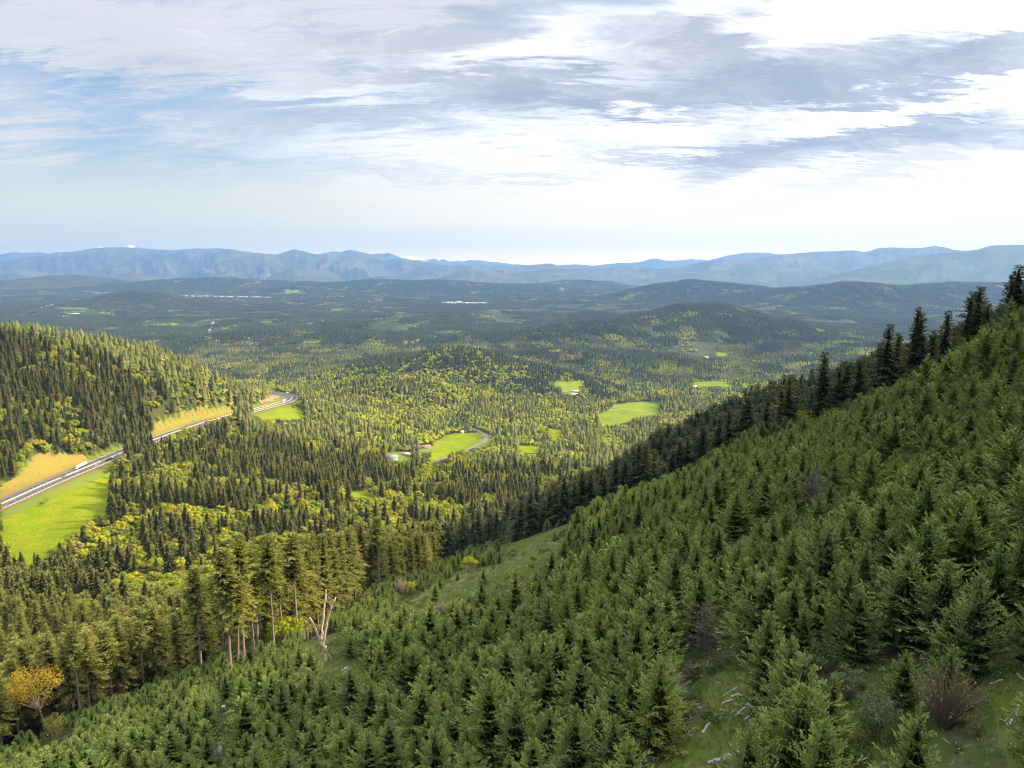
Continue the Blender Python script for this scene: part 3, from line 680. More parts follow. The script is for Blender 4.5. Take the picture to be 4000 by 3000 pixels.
# ------------------------------------------------------------------ trees: shapes
def conifer_arrays(h, rad, bare, nb, per, klen, kwid, seed, droop=-.25, irregular=.3, spire=1.0, top_up=.5, young=False, sub=False):
    """crown kites of a conifer: whorled branches carrying sprays. returns V, F, tip attribute"""
    r = np.random.default_rng(seed); C=[]; D=[]; N=[]; L=[]; Wd=[]; Tp=[]
    z0 = h*bare
    for i in range(nb):
        t = (i+r.random())/nb                              # 0 bottom of crown .. 1 top
        if young: t = 1-(1-t)**.62; lv_ = 11; t = min(.97, (math.floor(t*lv_)+.35+r.normal()*.10)/lv_+(.35/lv_ if r.random() < .25 else 0)); t = max(t, .01)
        z = z0+(h-z0)*(t**.92)*.985
        prof = (1-t)**spire*(.35+.65*min(1, (t+.06)*6)) if not young else (1-t)**.95*(.72+.28*min(1, t*5))
        Lb = rad*prof*(1+irregular*r.normal())+h*.012
        Lb = max(Lb, h*.012); az_ = i*2.39996+r.normal()*.3
        e = (droop+(top_up-droop)*t**1.3)+r.normal()*.10
        dirh = np.array([math.cos(az_), math.sin(az_), 0])
        npf = max(3, int(per*(.35+.65*Lb/rad)))
        s = (np.arange(npf)+r.random(npf))/npf; s = .12+.88*s
        curve = .28 if young else -.10
        bend = math.tan(e)*s+curve*s*s
        pts = dirh[None]*(s*Lb*math.cos(e*.6))[:, None]; pts[:, 2] = z+bend*Lb
        side = np.where(np.arange(npf) % 2 == 0, 1, -1)
        perp = np.array([-math.sin(az_), math.cos(az_), 0])
        spread = (.95-.5*s)
        dd = dirh[None]*(1-spread*.55)[:, None]+perp[None]*(side*spread)[:, None]
        dd[:, 2] += math.tan(e)*.6+(.25 if young else -.12)+r.normal(0, .22, npf)
        nn = np.tile([0, 0, 1.], (npf, 1))+r.normal(0, .45, (npf, 3))
        ll = klen*(1.15-.55*s)*(.55+.45*Lb/rad)*r.uniform(.7, 1.3, npf)
        C.append(pts); D.append(dd); N.append(nn); L.append(ll); Wd.append(kwid*r.uniform(.7, 1.3, npf)*(ll/klen)**.3); Tp.append(s*.55+.15*t)
        if sub:                                            # smaller twigs off each side twig
            for q, sg in ((.35, 1), (.6, -1), (.8, 1)):
                dn = dd/np.linalg.norm(dd, axis=1)[:, None]
                c2 = pts+dn*(ll*q)[:, None]; d2 = dn*.8+dirh[None]*.35+perp[None]*(.5*sg)+r.normal(0, .22, (npf, 3)); d2[:, 2] += .2
                C.append(c2); D.append(d2); N.append(nn+r.normal(0, .4, (npf, 3))); L.append(ll*.55); Wd.append(np.full(npf, kwid*.8)); Tp.append(s*.55+.35+.1*t)
        # branch end
        C.append(pts[-1:]); D.append(dirh[None]*1.0+[[0, 0, math.tan(e)+(.5 if young else 0)]]); N.append([[0, 0, 1.]]); L.append([klen*.9*(.5+.5*Lb/rad)]); Wd.append([kwid]); Tp.append([.9])
    if young:                                              # upright leader and its ring of spikes
        k = 9; a_ = np.arange(k)*2.4
        C.append(np.tile([0, 0, h*.93], (k, 1))); D.append(np.stack([np.cos(a_)*.6, np.sin(a_)*.6, np.full(k, 1.)], 1)); N.append(np.stack([-np.sin(a_), np.cos(a_), a_*0], 1)); L.append(np.full(k, h*.085)); Wd.append(np.full(k, kwid*.7)); Tp.append(np.full(k, 1.))
        for a1_ in (0, 1.57):
            C.append([[0, 0, h*.90]]); D.append([[r.normal()*.03, r.normal()*.03, 1.]]); N.append([[math.cos(a1_), math.sin(a1_), 0]]); L.append([h*.17]); Wd.append([kwid*.8]); Tp.append([1.])
    C = np.vstack(C); D = np.vstack(D); N = np.vstack(N); L = np.concatenate(L); Wd = np.concatenate(Wd); Tp = np.concatenate(Tp)
    V, F = kites(C, D, N, L, Wd)
    return V, F, np.repeat(np.clip(Tp, 0, 1), 4)*np.tile([.3, .8, 1.2, .8], len(C)).clip(0, 1)
def tiers(h, rad, bare, lv, sd, seed, spire=.8, jag=.35, fill=1.0):
    """ragged drooping skirts of dense inner foliage; returns V, F3"""
    r = np.random.default_rng(seed); Vs=[]; Fs=[]; k=0; z0 = h*bare; H_ = h-z0
    for i in range(lv):
        t = (i+.15+.3*r.random())/lv; rd = (rad*(1-t)**spire*(.55+.45*min(1, (t+.05)*5))*r.uniform(.85, 1.15)+.02*h*.3)*fill
        zb = z0+H_*t; zt = min(h*.99, zb+H_*(1.9/lv)+.05*H_*(1-t)); n = sd if t < .7 else max(4, sd-3)
        a_ = np.arange(n*2)*PI/n+r.uniform(0, 6); q = np.where(np.arange(n*2) % 2 == 0, 1+r.uniform(-.1, jag, n*2), 1-jag-r.uniform(0, .15, n*2))
        rr_ = rd*q; zz_ = zb+rd*(-.16)*(q-.6)+r.normal(0, .02*H_/lv*3, n*2)
        off = r.normal(0, .05*rd, 2); V = np.vstack([np.stack([np.cos(a_)*rr_+off[0], np.sin(a_)*rr_+off[1], zz_], 1), [[0, 0, zt]], [[0, 0, zb+.3*(zt-zb)]]])
        m_ = n*2; F = [(j, (j+1) % m_, m_) for j in range(m_)]+[((j+1) % m_, j, m_+1) for j in range(m_)]
        Vs.append(V); Fs.append(np.array(F)+k); k += len(V)
    return np.vstack(Vs), np.vstack(Fs)
def merge(V, F, tip, V2, F2):
    n = len(V); return np.vstack([V, V2]), [F, F2+n], np.concatenate([tip, np.zeros(len(V2))])
def trunk_mb(h, r0, seed, bend=.01, stubs=0, sides=6, top=.97, stub_z=(.15, .6), stub_len=2.0):
    r = np.random.default_rng(seed); n = 7; z = np.linspace(-.04*h, h*top, n); x = np.cumsum(r.normal(0, bend*h*.3, n)); y = np.cumsum(r.normal(0, bend*h*.3, n)); x -= x[0]; y -= y[0]
    mb = MB().tube(np.stack([x, y, z], 1), r0*np.linspace(1.15, .08, n)**.9, sides)
    for i in range(stubs):
        zz_ = h*r.uniform(*stub_z); a_ = r.uniform(0, 2*PI); l = stub_len*r.uniform(.4, 1.2); px, py = np.interp(zz_, z, x), np.interp(zz_, z, y)
        q = np.array([[px, py, zz_], [px+math.cos(a_)*l*.6, py+math.sin(a_)*l*.6, zz_+l*.02], [px+math.cos(a_)*l, py+math.sin(a_)*l, zz_-l*r.uniform(-.2, .3)]])
        mb.tube(q, [r0*.16, r0*.10, r0*.03], 4, False)
    return mb
def broad_arrays(h, w, ncl, per, leaf, seed, low=.28):
    """broadleaf crown: leaves scattered over the shells of many clumps set on an uneven dome"""
    r = np.random.default_rng(seed); C=[]; N=[]; zc = h*(low+.5*(1-low)); rz = h*(1-low)*.5; ax = []
    for i in range(ncl):
        u_ = r.uniform(-.55, 1); a_ = i*2.4+r.normal()*.5; q = math.sqrt(max(0, 1-u_*u_)); f = r.uniform(.45, .86)
        c_ = np.array([math.cos(a_)*q*w*.5*f*r.uniform(.8, 1.15), math.sin(a_)*q*w*.5*f*r.uniform(.8, 1.15), zc+u_*rz*f])
        rad = w*.5*r.uniform(.24, .42); ax.append((c_, rad))
        d_ = r.normal(size=(per, 3)); d_[:, 2] = np.abs(d_[:, 2])*r.choice([1, 1, 1, -.6], per); d_ /= np.linalg.norm(d_, axis=1)[:, None]
        C.append(c_+d_*rad*r.uniform(.72, 1.08, (per, 1))*[1, 1, .72]); N.append(d_+r.normal(0, .38, (per, 3)))
    C = np.vstack(C); N = np.vstack(N); t = np.cross(N, r.normal(size=N.shape))
    V, F = kites(C-t/np.linalg.norm(t, axis=1)[:, None]*leaf*.5, t, N, leaf*r.uniform(.7, 1.3, len(C)), leaf*.8*r.uniform(.7, 1.3, len(C)), .5)
    return V, F, ax, np.zeros(len(V))
def broad_trunk(h, ax, r0, seed, n=8):
    r = np.random.default_rng(seed); mb = MB(); fork = h*.26
    mb.tube([[0, 0, -.05*h], [r.normal()*.02*h, r.normal()*.02*h, fork*.6], [0, 0, fork]], [r0*1.2, r0*.95, r0*.8], 6)
    for c_, rad in ax[:n]:
        m_ = np.array([c_[0]*.45, c_[1]*.45, fork+(c_[2]-fork)*.55])
        mb.tube([[0, 0, fork*.92], m_, c_], [r0*.55, r0*.32, r0*.10], 5, False)
    return mb
def blob_tree(h, w, seed, conif=False):
    """low detail tree for far distances: ragged faceted crown"""
    r = np.random.default_rng(seed); mb = MB()
    if conif:
        lv = 5; sd = 6
        for i in range(lv):
            t = i/lv; rd = w*.5*(1-t)**.9*r.uniform(.8, 1.2)+.3; zb = h*(.12+.86*t); zt = min(h, zb+h*.34)
            a_ = np.arange(sd)*2*PI/sd+r.uniform(0, 1); rr_ = rd*r.uniform(.6, 1.35, sd); jz = r.uniform(-.04, .05, sd)*h
            V = np.vstack([np.stack([np.cos(a_)*rr_, np.sin(a_)*rr_, zb+jz], 1), [[0, 0, zt]]]); mb.put(V, [(j, (j+1) % sd, sd) for j in range(sd)])
        return mb
    for i in range(6):
        a_ = i*2.4; c_ = np.array([math.cos(a_)*w*.24*r.uniform(.3, 1.2), math.sin(a_)*w*.24*r.uniform(.3, 1.2), h*r.uniform(.45, .72)]); rd = w*r.uniform(.2, .34)
        k = 5; V = [[0, 0, 1.0]]
        for zz_, q in ((.45, .88), (-.35, .92)):
            for j in range(k): aa_ = j*2*PI/k+zz_+i; V.append([math.cos(aa_)*q, math.sin(aa_)*q, zz_])
        V = np.array(V)*rd*r.uniform(.82, 1.2, (11, 1))*[1, 1, .85]+c_
        F3 = [(0, 1+j, 1+(j+1) % k) for j in range(k)]; F4 = [(1+j, 6+j, 6+(j+1) % k, 1+(j+1) % k) for j in range(k)]
        mb.put(V, F3); mb.put(np.zeros((0, 3)), np.zeros((0, 4), int)); mb.F4.append(np.array(F4)+mb.n-11)
    return mb
def joined(name, V, F, tip, tmb, m_leaf, m_bark):
    TV, TF = tmb.arrays(); n = len(V); FL = F if isinstance(F, list) else [F]; Fs = FL+[f+n for f in TF]
    mi = np.concatenate([np.zeros(sum(len(f) for f in FL), int)]+[np.ones(len(f), int) for f in TF])
    return mesh(name, np.vstack([V, TV]), Fs, [m_leaf, m_bark], mi, {'tip': np.concatenate([tip, np.zeros(len(TV))])})
class Kind:
    """a kind of tree: list of variants, each (crown mesh, trunk mesh, joined mesh)"""
    def __init__(s): s.crown = []; s.trunk = []; s.join = []; s.h = []
    def addv(s, name, V, F, tip, tmb, ml, mb_, h):
        s.crown.append(mesh(name+'_crown', V, F, ml, attrs={'tip': tip})); s.trunk.append(tmb.mesh(name+'_trunk', mb_))
        s.join.append(joined(name, V, F, tip, tmb, ml, mb_)); s.h.append(h)
FIR = Kind(); CONH = Kind(); CONM = Kind(); BRH = Kind(); BRM = Kind()
for i in range(8):          # young firs, 4.4 m
    h = 4.4; rad = [1.6, 1.8, 1.4, 1.7, 1.5, 1.9, 1.35, 1.65][i]
    V, F, tip = conifer_arrays(h, rad, .03, 96, 15, .40, .085, 100+i, droop=-.02, irregular=.16, top_up=.95, young=True, sub=True)
    V, F, tip = merge(V, F, tip, *tiers(h*.95, rad, .03, 11, 7, 900+i, .95, .35, .50))
    FIR.addv('young_fir', V, F, tip, trunk_mb(h, .07, i, .004, sides=5), M_FIR, M_BARK, h)
for i in range(6):          # tall mature conifers, 28 m
    h = 28.; rad = [3.6, 4.2, 3.1, 4.6, 3.4, 3.9][i]; bare = [.34, .26, .42, .18, .30, .12][i]
    V, F, tip = conifer_arrays(h, rad, bare, 120, 15, 1.15, .34, 200+i, droop=-.30, irregular=.34, spire=[.75, .6, .8, .7, .55, .85][i], top_up=.5, sub=True)
    V, F, tip = merge(V, F, tip, *tiers(h*.98, rad, bare+.02, 15, 6, 920+i, .7, .5, .55))
    CONH.addv('tall_conifer', V, F, tip, trunk_mb(h, .36, 20+i, .006, stubs=16, stub_z=(.12, bare+.1)), M_CON, M_BARKP if i % 2 else M_BARK, h)
DKF = Kind()
for i in range(4):          # the dense dark firs of the ridge
    h = 28.; rad = [4.6, 5.2, 4.2, 5.6][i]; bare = [.10, .16, .08, .2][i]
    V, F, tip = conifer_arrays(h, rad, bare, 120, 14, 1.3, .38, 260+i, droop=-.22, irregular=.36, spire=[.85, .75, .95, .7][i], top_up=.5, sub=True)
    V, F, tip = merge(V, F, tip, *tiers(h*.98, rad, bare+.02, 14, 6, 990+i, .8, .5, .5))
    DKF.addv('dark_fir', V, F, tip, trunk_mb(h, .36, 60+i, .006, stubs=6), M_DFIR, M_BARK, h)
CONB = Kind()
for i in range(4):          # conifers with long bare trunks at the plantation's edge
    h = 28.; bare = [.52, .60, .46, .66][i]
    V, F, tip = conifer_arrays(h, [3.0, 2.6, 3.4, 2.4][i], bare, 80, 15, 1.15, .34, 230+i, droop=-.3, irregular=.36, spire=[.7, .6, .65, .8][i], sub=True)
    V, F, tip = merge(V, F, tip, *tiers(h*.98, 2.8, bare+.03, 8, 6, 940+i, .6, .5, .5))
    CONB.addv('bare_trunk_conifer', V, F, tip, trunk_mb(h, .34, 80+i, .008, stubs=22, stub_z=(.12, bare+.1)), M_CON, M_BARKP, h)
for i in range(5):
    h = 26.; rad = [5.0, 5.8, 4.4, 6.2, 5.3][i]; bare = [.22, .15, .3, .1, .2][i]
    V, F, tip = conifer_arrays(h, rad, bare, 60, 6, 1.7, .55, 300+i, droop=-.28, irregular=.30, spire=[.75, .6, .85, .7, .8][i])
    V, F, tip = merge(V, F, tip, *tiers(h*.99, rad, bare, 13, 6, 960+i, .8, .45, .80))
    CONM.addv('conifer', V, F, tip, trunk_mb(h, .36, 40+i, .005, sides=5), M_CON, M_BARK, h)
for i in range(4):
    h = 11.; w = [9., 10.5, 8., 11.][i]
    V, F, ax, tip = broad_arrays(h, w, 26, 95, .62, 400+i, .25); BRH.addv('broadleaf_tree', V, F, tip, broad_trunk(h, ax, .24, i), M_OAK, M_BARK, h)
for i in range(4):
    h = 11.; w = [9.5, 11., 8.5, 12.][i]
    V, F, ax, tip = broad_arrays(h, w, 17, 30, 1.15, 450+i, .22)
    r_ = np.random.default_rng(470+i); cb = MB()
    for c_, rd in ax:
        k = 6; V_ = [[0, 0, 1.]]+[[math.cos(j*2*PI/k+zq)*q, math.sin(j*2*PI/k+zq)*q, zq] for zq, q in ((.45, .88), (-.4, .92)) for j in range(k)]
        V_ = np.array(V_)*rd*r_.uniform(.75, 1.05, (13, 1))*[1, 1, .72]+c_; cb.put(V_, [(0, 1+j, 1+(j+1) % k) for j in range(k)]); cb.F3.append(np.array([x_ for j in range(k) for x_ in ((1+j, 7+j, 7+(j+1) % k), (1+j, 7+(j+1) % k, 1+(j+1) % k))])+cb.n-13)
    V2, F2 = cb.arrays(); V, F, tip = merge(V, F, tip, V2, F2[0]); BRM.addv('broadleaf_tree', V, F, tip, broad_trunk(h, ax, .24, i, 4), M_OAK, M_BARK, h)
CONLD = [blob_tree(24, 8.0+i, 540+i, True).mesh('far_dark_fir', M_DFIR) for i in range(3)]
CONL = [blob_tree(24, 8.0+i, 500+i, True).mesh('far_conifer', M_CON) for i in range(4)]
BRL = [blob_tree(11, 10+i, 520+i).mesh('far_broadleaf', M_OAK) for i in range(3)]
def cluster(seed, size, n, pc, mo, mc=None):
    r = np.random.default_rng(seed); V=[]; F3=[]; F4=[]; mi3=[]; mi4=[]; k=0
    for i in range(n):
        cf = r.random() < pc; t = blob_tree(r.uniform(17, 27) if cf else r.uniform(8, 13), r.uniform(6, 8.5) if cf else r.uniform(9, 14), int(seed*997+i), cf)
        v, fs = t.arrays(); v = v+[r.uniform(-size/2, size/2), r.uniform(-size/2, size/2), -1.5]; V.append(v)
        for f in fs:
            if f.shape[1] == 3: F3.append(f+k); mi3 += [0 if cf else 1]*len(f)
            else: F4.append(f+k); mi4 += [0 if cf else 1]*len(f)
        k += len(v)
    Fs = [np.vstack(F3)]+([np.vstack(F4)] if F4 else [])
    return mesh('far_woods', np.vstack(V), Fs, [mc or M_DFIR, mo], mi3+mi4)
CLU = [cluster(1, 90, 85, .85, M_OAK_SHADE), cluster(2, 90, 85, .85, M_OAK_SHADE), cluster(3, 90, 80, .5, M_OAK_SHADE), cluster(4, 90, 80, .5, M_OAK_SHADE), cluster(5, 90, 75, .18, M_OAK_SHADE), cluster(6, 90, 75, .15, M_OAK), cluster(7, 90, 80, .6, M_OAK, M_CON), cluster(8, 90, 80, .4, M_OAK, M_CON), cluster(9, 90, 80, .65, M_OAK, M_DFIR)]  # cloud shade on the distant woods is put into these darker leaf colours

# ------------------------------------------------------------------ instanced stuff (one object each)
def scatter(name, protos, pts, scl, rot, pick, label=None, category=None, tilt=None):
    rx_, ry_ = tilt if tilt is not None else (np.zeros(len(pts)), np.zeros(len(pts)))
    me_ = bpy.data.meshes.new(name); me_.vertices.add(len(pts)); me_.vertices.foreach_set('co', np.asarray(pts, np.float32).ravel())
    for k, v, ty in (('scl', scl, 'FLOAT'), ('rotz', rot, 'FLOAT'), ('rotx', rx_, 'FLOAT'), ('roty', ry_, 'FLOAT')):
        a = me_.attributes.new(k, ty, 'POINT'); a.data.foreach_set('value', np.asarray(v, np.float32))
    a = me_.attributes.new('pick', 'INT', 'POINT'); a.data.foreach_set('value', np.asarray(pick, np.int32))
    o = add(name, me_, kind='stuff')
    if label: o['label'] = label
    if category: o['category'] = category
    g = bpy.data.node_groups.new(name, 'GeometryNodeTree'); g.interface.new_socket('Geometry', in_out='INPUT', socket_type='NodeSocketGeometry'); g.interface.new_socket('Geometry', in_out='OUTPUT', socket_type='NodeSocketGeometry')
    q = NB(g); gi = q.n('NodeGroupInput'); go = q.n('NodeGroupOutput'); iop = q.n('GeometryNodeInstanceOnPoints'); gti = q.n('GeometryNodeGeometryToInstance')
    for m_ in reversed(protos):      # a multi-input socket lists its links newest first
        po = bpy.data.objects.new(name+'_source', m_); oi = q.n('GeometryNodeObjectInfo'); oi.inputs[0].default_value = po; oi.inputs[1].default_value = False
        q.link(oi.outputs['Geometry'], gti.inputs[0])
    def na(nm, ty): x = q.n('GeometryNodeInputNamedAttribute', data_type=ty); x.inputs[0].default_value = nm; return x.outputs[0]
    q.link(gi.outputs[0], iop.inputs['Points']); q.link(gti.outputs[0], iop.inputs['Instance']); iop.inputs['Pick Instance'].default_value = True
    q.link(na('pick', 'INT'), iop.inputs['Instance Index'])
    cx = q.n('ShaderNodeCombineXYZ'); q.link(na('rotz', 'FLOAT'), cx.inputs[2]); q.link(na('rotx', 'FLOAT'), cx.inputs[0]); q.link(na('roty', 'FLOAT'), cx.inputs[1])
    er = q.n('FunctionNodeEulerToRotation'); q.link(cx.outputs[0], er.inputs[0]); q.link(er.outputs[0], iop.inputs['Rotation'])
    cs = q.n('ShaderNodeCombineXYZ'); s_ = na('scl', 'FLOAT')
    for i in range(3): q.link(s_, cs.inputs[i])
    q.link(cs.outputs[0], iop.inputs['Scale']); q.link(iop.outputs[0], go.inputs[0])
    md = o.modifiers.new('scatter', 'NODES'); md.node_group = g
    return o

# ------------------------------------------------------------------ placement
def jgrid(x0, x1, y0, y1, s, jit=.42):
    gx, gy = np.meshgrid(np.arange(x0, x1, s), np.arange(y0, y1, s)); gx = gx.ravel(); gy = gy.ravel()
    return gx+R.uniform(-jit, jit, len(gx))*s, gy+R.uniform(-jit, jit, len(gy))*s
# left edge of the plantation, from the photo: base of the tall trees
EDGE = np.array([hit(u, v)[:2] for u, v in [(-300,3150),(0,2960),(160,2905),(350,2850),(650,2740),(850,2670),(1000,2600),(1130,2440),(1250,2370),(1400,2270),(1560,2200),(1750,2110),(1950,2040),(2100,2010)]])
print('EDGE', EDGE.round(0).tolist())
def in_plant(X, Y):
    ye = np.interp(X, EDGE[:, 0], EDGE[:, 1]) if np.all(np.diff(EDGE[:, 0]) > 0) else np.interp(X, np.sort(EDGE[:, 0]), EDGE[np.argsort(EDGE[:, 0]), 1])
    ye = np.where((X > EDGE[-1, 0]) | (X > 0), crest_at(X, Y)+7, ye)
    return Y < ye
CLEAR = [[(1180,2490),(1330,2470),(1345,2600),(1240,2640),(1170,2560)],
         [(2790,2640),(2850,2600),(2960,2650),(2990,2760),(2900,2860),(2960,2960),(2900,3040),(2500,3040),(2640,2900),(2760,2800),(2740,2700)],
         [(3790,2560),(4050,2540),(4050,3050),(3960,3050),(3900,2900),(3880,2760),(3800,2660)],
         [(3760,2340),(3900,2330),(3960,2420),(3800,2440)],
         [(1940,2200),(2140,2105),(2220,2140),(2120,2225),(1920,2320),(1720,2395),(1500,2440),(1640,2320),(1800,2240)],
         [(1990,2110),(2120,2040),(2260,2040),(2190,2100),(2060,2160),(1930,2160)],
         [(1130,2440),(1230,2390),(1290,2390),(1250,2440),(1160,2470)],
         [(1290,2620),(1370,2590),(1440,2580),(1420,2640),(1330,2660)],
         [(860,2790),(960,2770),(970,2810),(880,2830)], [(1560,2400),(1680,2360),(1700,2400),(1580,2430)]]
near_open = np.zeros(GX.shape, bool); mN = (GD > 20) & (GD < 330)
for c_ in CLEAR: near_open[mN] |= in_poly(GU[mN], GVv[mN], c_)
opn[near_open] = .45
bpy.data.objects['ground'].data.attributes['open'].data.foreach_set('value', opn.ravel().astype(np.float32))
x, y = jgrid(-150, 190, 22, 330, 2.95)
z = ground_z(x, y); u, v, d = proj(x, y, z)
ok = in_plant(x, y) & (u > -350) & (u < 4500) & (v < 3500)
for c_ in CLEAR:
    lone = R.random(len(x)) < .05
    for hh in (0, 1.6, 3.4):
        uu, vv, _ = proj(x, y, z+hh); ok &= ~in_poly(uu, vv, c_) | lone
ok &= R.random(len(x)) < np.where((u > 1300) & (u < 2200) & (v < 2450), .72, .95)
ok &= ~((fbm(x/11, y/11, 3, seed=44) > .70) & (R.random(len(x)) < .6))
SNAG = hit(1275, 2585); SPOTS = [((3685,2840),(3570,3800,2560,2790)),((2750,2560),(2700,2800,2350,2540)),((2655,2760),(2620,2690,2620,2740)),((3210,2640),(3150,3270,2480,2600)),((3310,2740),(3260,3370,2600,2710)),((3420,2880),(3350,3490,2720,2850)),
         ((3440,2370),(3380,3500,2215,2340)),((3180,1975),(3130,3230,1780,1960)),((2880,2560),(2845,2920,2440,2540)),((190,2900),(120,290,2600,2900)),((1605,2330),(1540,1640,2250,2330)),((845,2975),(820,890,2900,2985)),((873,2779),(850,910,2750,2790)),((1830,2240),(1800,1870,2170,2240))]
for (su, sv), (u0, u1, v0, v1) in SPOTS:
    do_ = proj(*hit(su, sv))[2]; bx = [(u0, v0), (u1, v0), (u1, v1), (u0, v1)]
    for hh in (0, 1.2, 2.5, 4.0, 5.2):
        uu, vv, _ = proj(x, y, z+hh); ok &= ~(in_poly(uu, vv, bx) & (d < do_+1.0))
ok &= np.hypot(x-SNAG[0], y-SNAG[1]) > 2.2
MADR = hit(190, 2880); ok &= np.hypot(x-MADR[0], y-MADR[1]) > 3.0
x, y, z, u, v, d = [q[ok] for q in (x, y, z, u, v, d)]
sfir = np.clip(.85+.85*fbm(x/22, y/22, 3, seed=8)+R.normal(0, .26, len(x)), .42, 1.9)*np.where(d > 150, 1.05, 1.0)
sfir *= 1-.36*sst(y, 95, 150)*sst(-x, -60, 0)
ut, vt, _ = proj(x, y, z+4.4*sfir)
inv_ = (ut > -20) & (ut < 4020) & (vt < 2990) & (d > 20)
order = np.argsort(-np.where(inv_, sfir/d, 0)); IND = order[:300]; REST = order[300:]
print('firs', len(x))
def place(kindname, K, vi, loc, s, rz, label, category, group, tilt=0.0, parts=True):
    e_ = bpy.data.objects.new(kindname, None); COL.objects.link(e_); e_.location = loc; k_ = rnd.uniform(.86, 1.16); e_.rotation_euler = (tilt, tilt*.6, rz); e_.scale = (s*k_, s*k_, s*(1.0 if k_ > 1 else 1.05))
    e_['label'] = label; e_['category'] = category; e_['group'] = group; e_.empty_display_size = .5
    t = bpy.data.objects.new('trunk', K.trunk[vi]); COL.objects.link(t); t.parent = e_
    c_ = bpy.data.objects.new('crown', K.crown[vi]); COL.objects.link(c_); c_.parent = e_
    return e_
LAND = [((1270,2480),150,'beside the forked bleached dead tree'),((2850,2800),190,'around the log strewn clearing'),((3690,2700),210,'next to the tan many stemmed bush'),((3270,2620),150,'beside the grey green leafy shrubs'),((3430,2830),130,'beside the wide pale shrub at the bottom'),
 ((2750,2450),150,'next to the tall leafless grey fir'),((3180,1900),170,'near the rusty topped fir'),((3900,2400),150,'by the rounded grey rock'),((850,2930),150,'beside the pair of splintered stumps'),((3440,2290),120,'beside the pale broadleaf bush'),((2050,2160),200,'along the pale grass strip'),((1390,2600),110,'by the grassy hump with a white log end'),((3880,2640),170,'by the right hand patch of sticks'),((200,2880),200,'at the foot of the orange leafed tree'),((540,2890),120,'beside the small forked white stump')]
def fir_label(u_, v_, d_, s_=1.0):
    sz = 'small' if s_ < .85 else ('large' if s_ > 1.35 else 'medium')
    for (lu, lv), lr, ph in LAND:
        if math.hypot(u_-lu, (v_+60)-lv) < lr: return f'{sz} young green fir {ph}'
    row = 'in the lowest rows' if v_ > 2650 else ('in the middle rows' if v_ > 2150 else ('in the upper rows' if v_ > 1750 else 'near the ridge top'))
    col = ['far left', 'left', 'left centre', 'centre', 'centre right', 'right', 'far right', 'right edge'][int(min(max(u_, 0), 3999)//500)]
    return f'{sz} young plantation fir {row} of the near slope, {col}'
for i in IND:
    place('young_fir', FIR, int(R.integers(8)), (x[i], y[i], z[i]-.05), float(sfir[i]), float(R.uniform(0, 6.28)), fir_label(ut[i], vt[i], d[i], float(sfir[i])), 'young fir', 'young firs of the plantation on the near slope', float(R.normal(0, .035)))
scatter('young_fir_plantation', FIR.join, np.stack([x, y, z-.05], 1)[REST], sfir[REST], R.uniform(0, 6.28, len(REST)), R.integers(0, 8, len(REST)), 'remaining young firs packed across the near hillside', 'young firs')
FIRP = (x, y, sfir)

# ---- the woods
TX=[]; TY=[]; TK=[]; TS=[]
def wood_prob(X, Y):
    """share of conifers"""
    n1 = fbm(X/48, Y/48, 4, seed=12); n2 = fbm(X/260, Y/260, 3, seed=13)
    r = np.hypot(X, Y)
    p = .34+1.1*(n2-.5)+2.3*(n1-.5)
    p = np.where(r > 2600, .44+.40*sst(r, 3000, 5500)+3.4*(n2-.5), p)
    slope = (slope_z(X, Y) > floor_z(X, Y)-4)
    p = np.where(slope, .97+.4*(n1-.5), p)
    lh = (X < -250) & (Y > 880) & (Y < 1700) & (X < -330+0*Y)
    p = np.where(lh, .60+2.4*(n1-.5), p)
    kn = np.zeros(X.shape)
    for (hx, hy, hz, wx, wy, ro) in HL[:3]: kn = np.maximum(kn, np.exp(-((X-hx-60)/wx)**2-((Y-hy)/wy)**2))
    p = p+.7*kn
    return p
for (r0, r1, s) in ((60, 560, 5.3), (560, 1150, 8.4), (1150, 2700, 9.0)):
    x, y = jgrid(-r1*.80, r1*.85, 20, r1, s); r_ = np.hypot(x, y); ok = (r_ >= r0) & (r_ < r1) & (np.abs(x) < .82*y+30)
    ok &= ~in_plant(x, y) | (y > 400)
    x, y = x[ok], y[ok]
    TX.append(x); TY.append(y)
x, y = jgrid(-30, 330, 130, 520, 5.2); ok = ~in_plant(x, y) & (np.abs(x) < .82*y+20); TX.append(x[ok]); TY.append(y[ok])
x = np.concatenate(TX); y = np.concatenate(TY); z = ground_z(x, y); r_ = np.hypot(x, y)
isc = R.random(len(x)) < wood_prob(x, y)
belt = (x > -40) & (y < 620) & isc
hs = np.where(isc, R.uniform(15, 30, len(x)), R.uniform(7, 14, len(x)))
hs = np.where(isc & (r_ < 560), R.uniform(17, 31, len(x)), hs)
de_ = np.where(x < 0, np.abs(y-np.interp(x, np.sort(EDGE[:, 0]), EDGE[np.argsort(EDGE[:, 0]), 1])), 999.)
hs = np.where(isc & (R.random(len(x)) < .18) & (de_ > 35), hs*.6, hs)
hs = np.where(isc & (de_ < 60) & (x < 0), np.maximum(hs, R.uniform(19, 28, len(x))), hs)
hs = np.where(isc & (x < 0) & (r_ < 480), np.minimum(hs*1.08, 31), hs)
hs = np.where(belt & (R.random(len(x)) < .3), hs*.75, hs)
hs = np.where(belt, np.minimum(hs*1.08, 21+13*sst(y-crest_at(x, y), 20, 80)), hs)

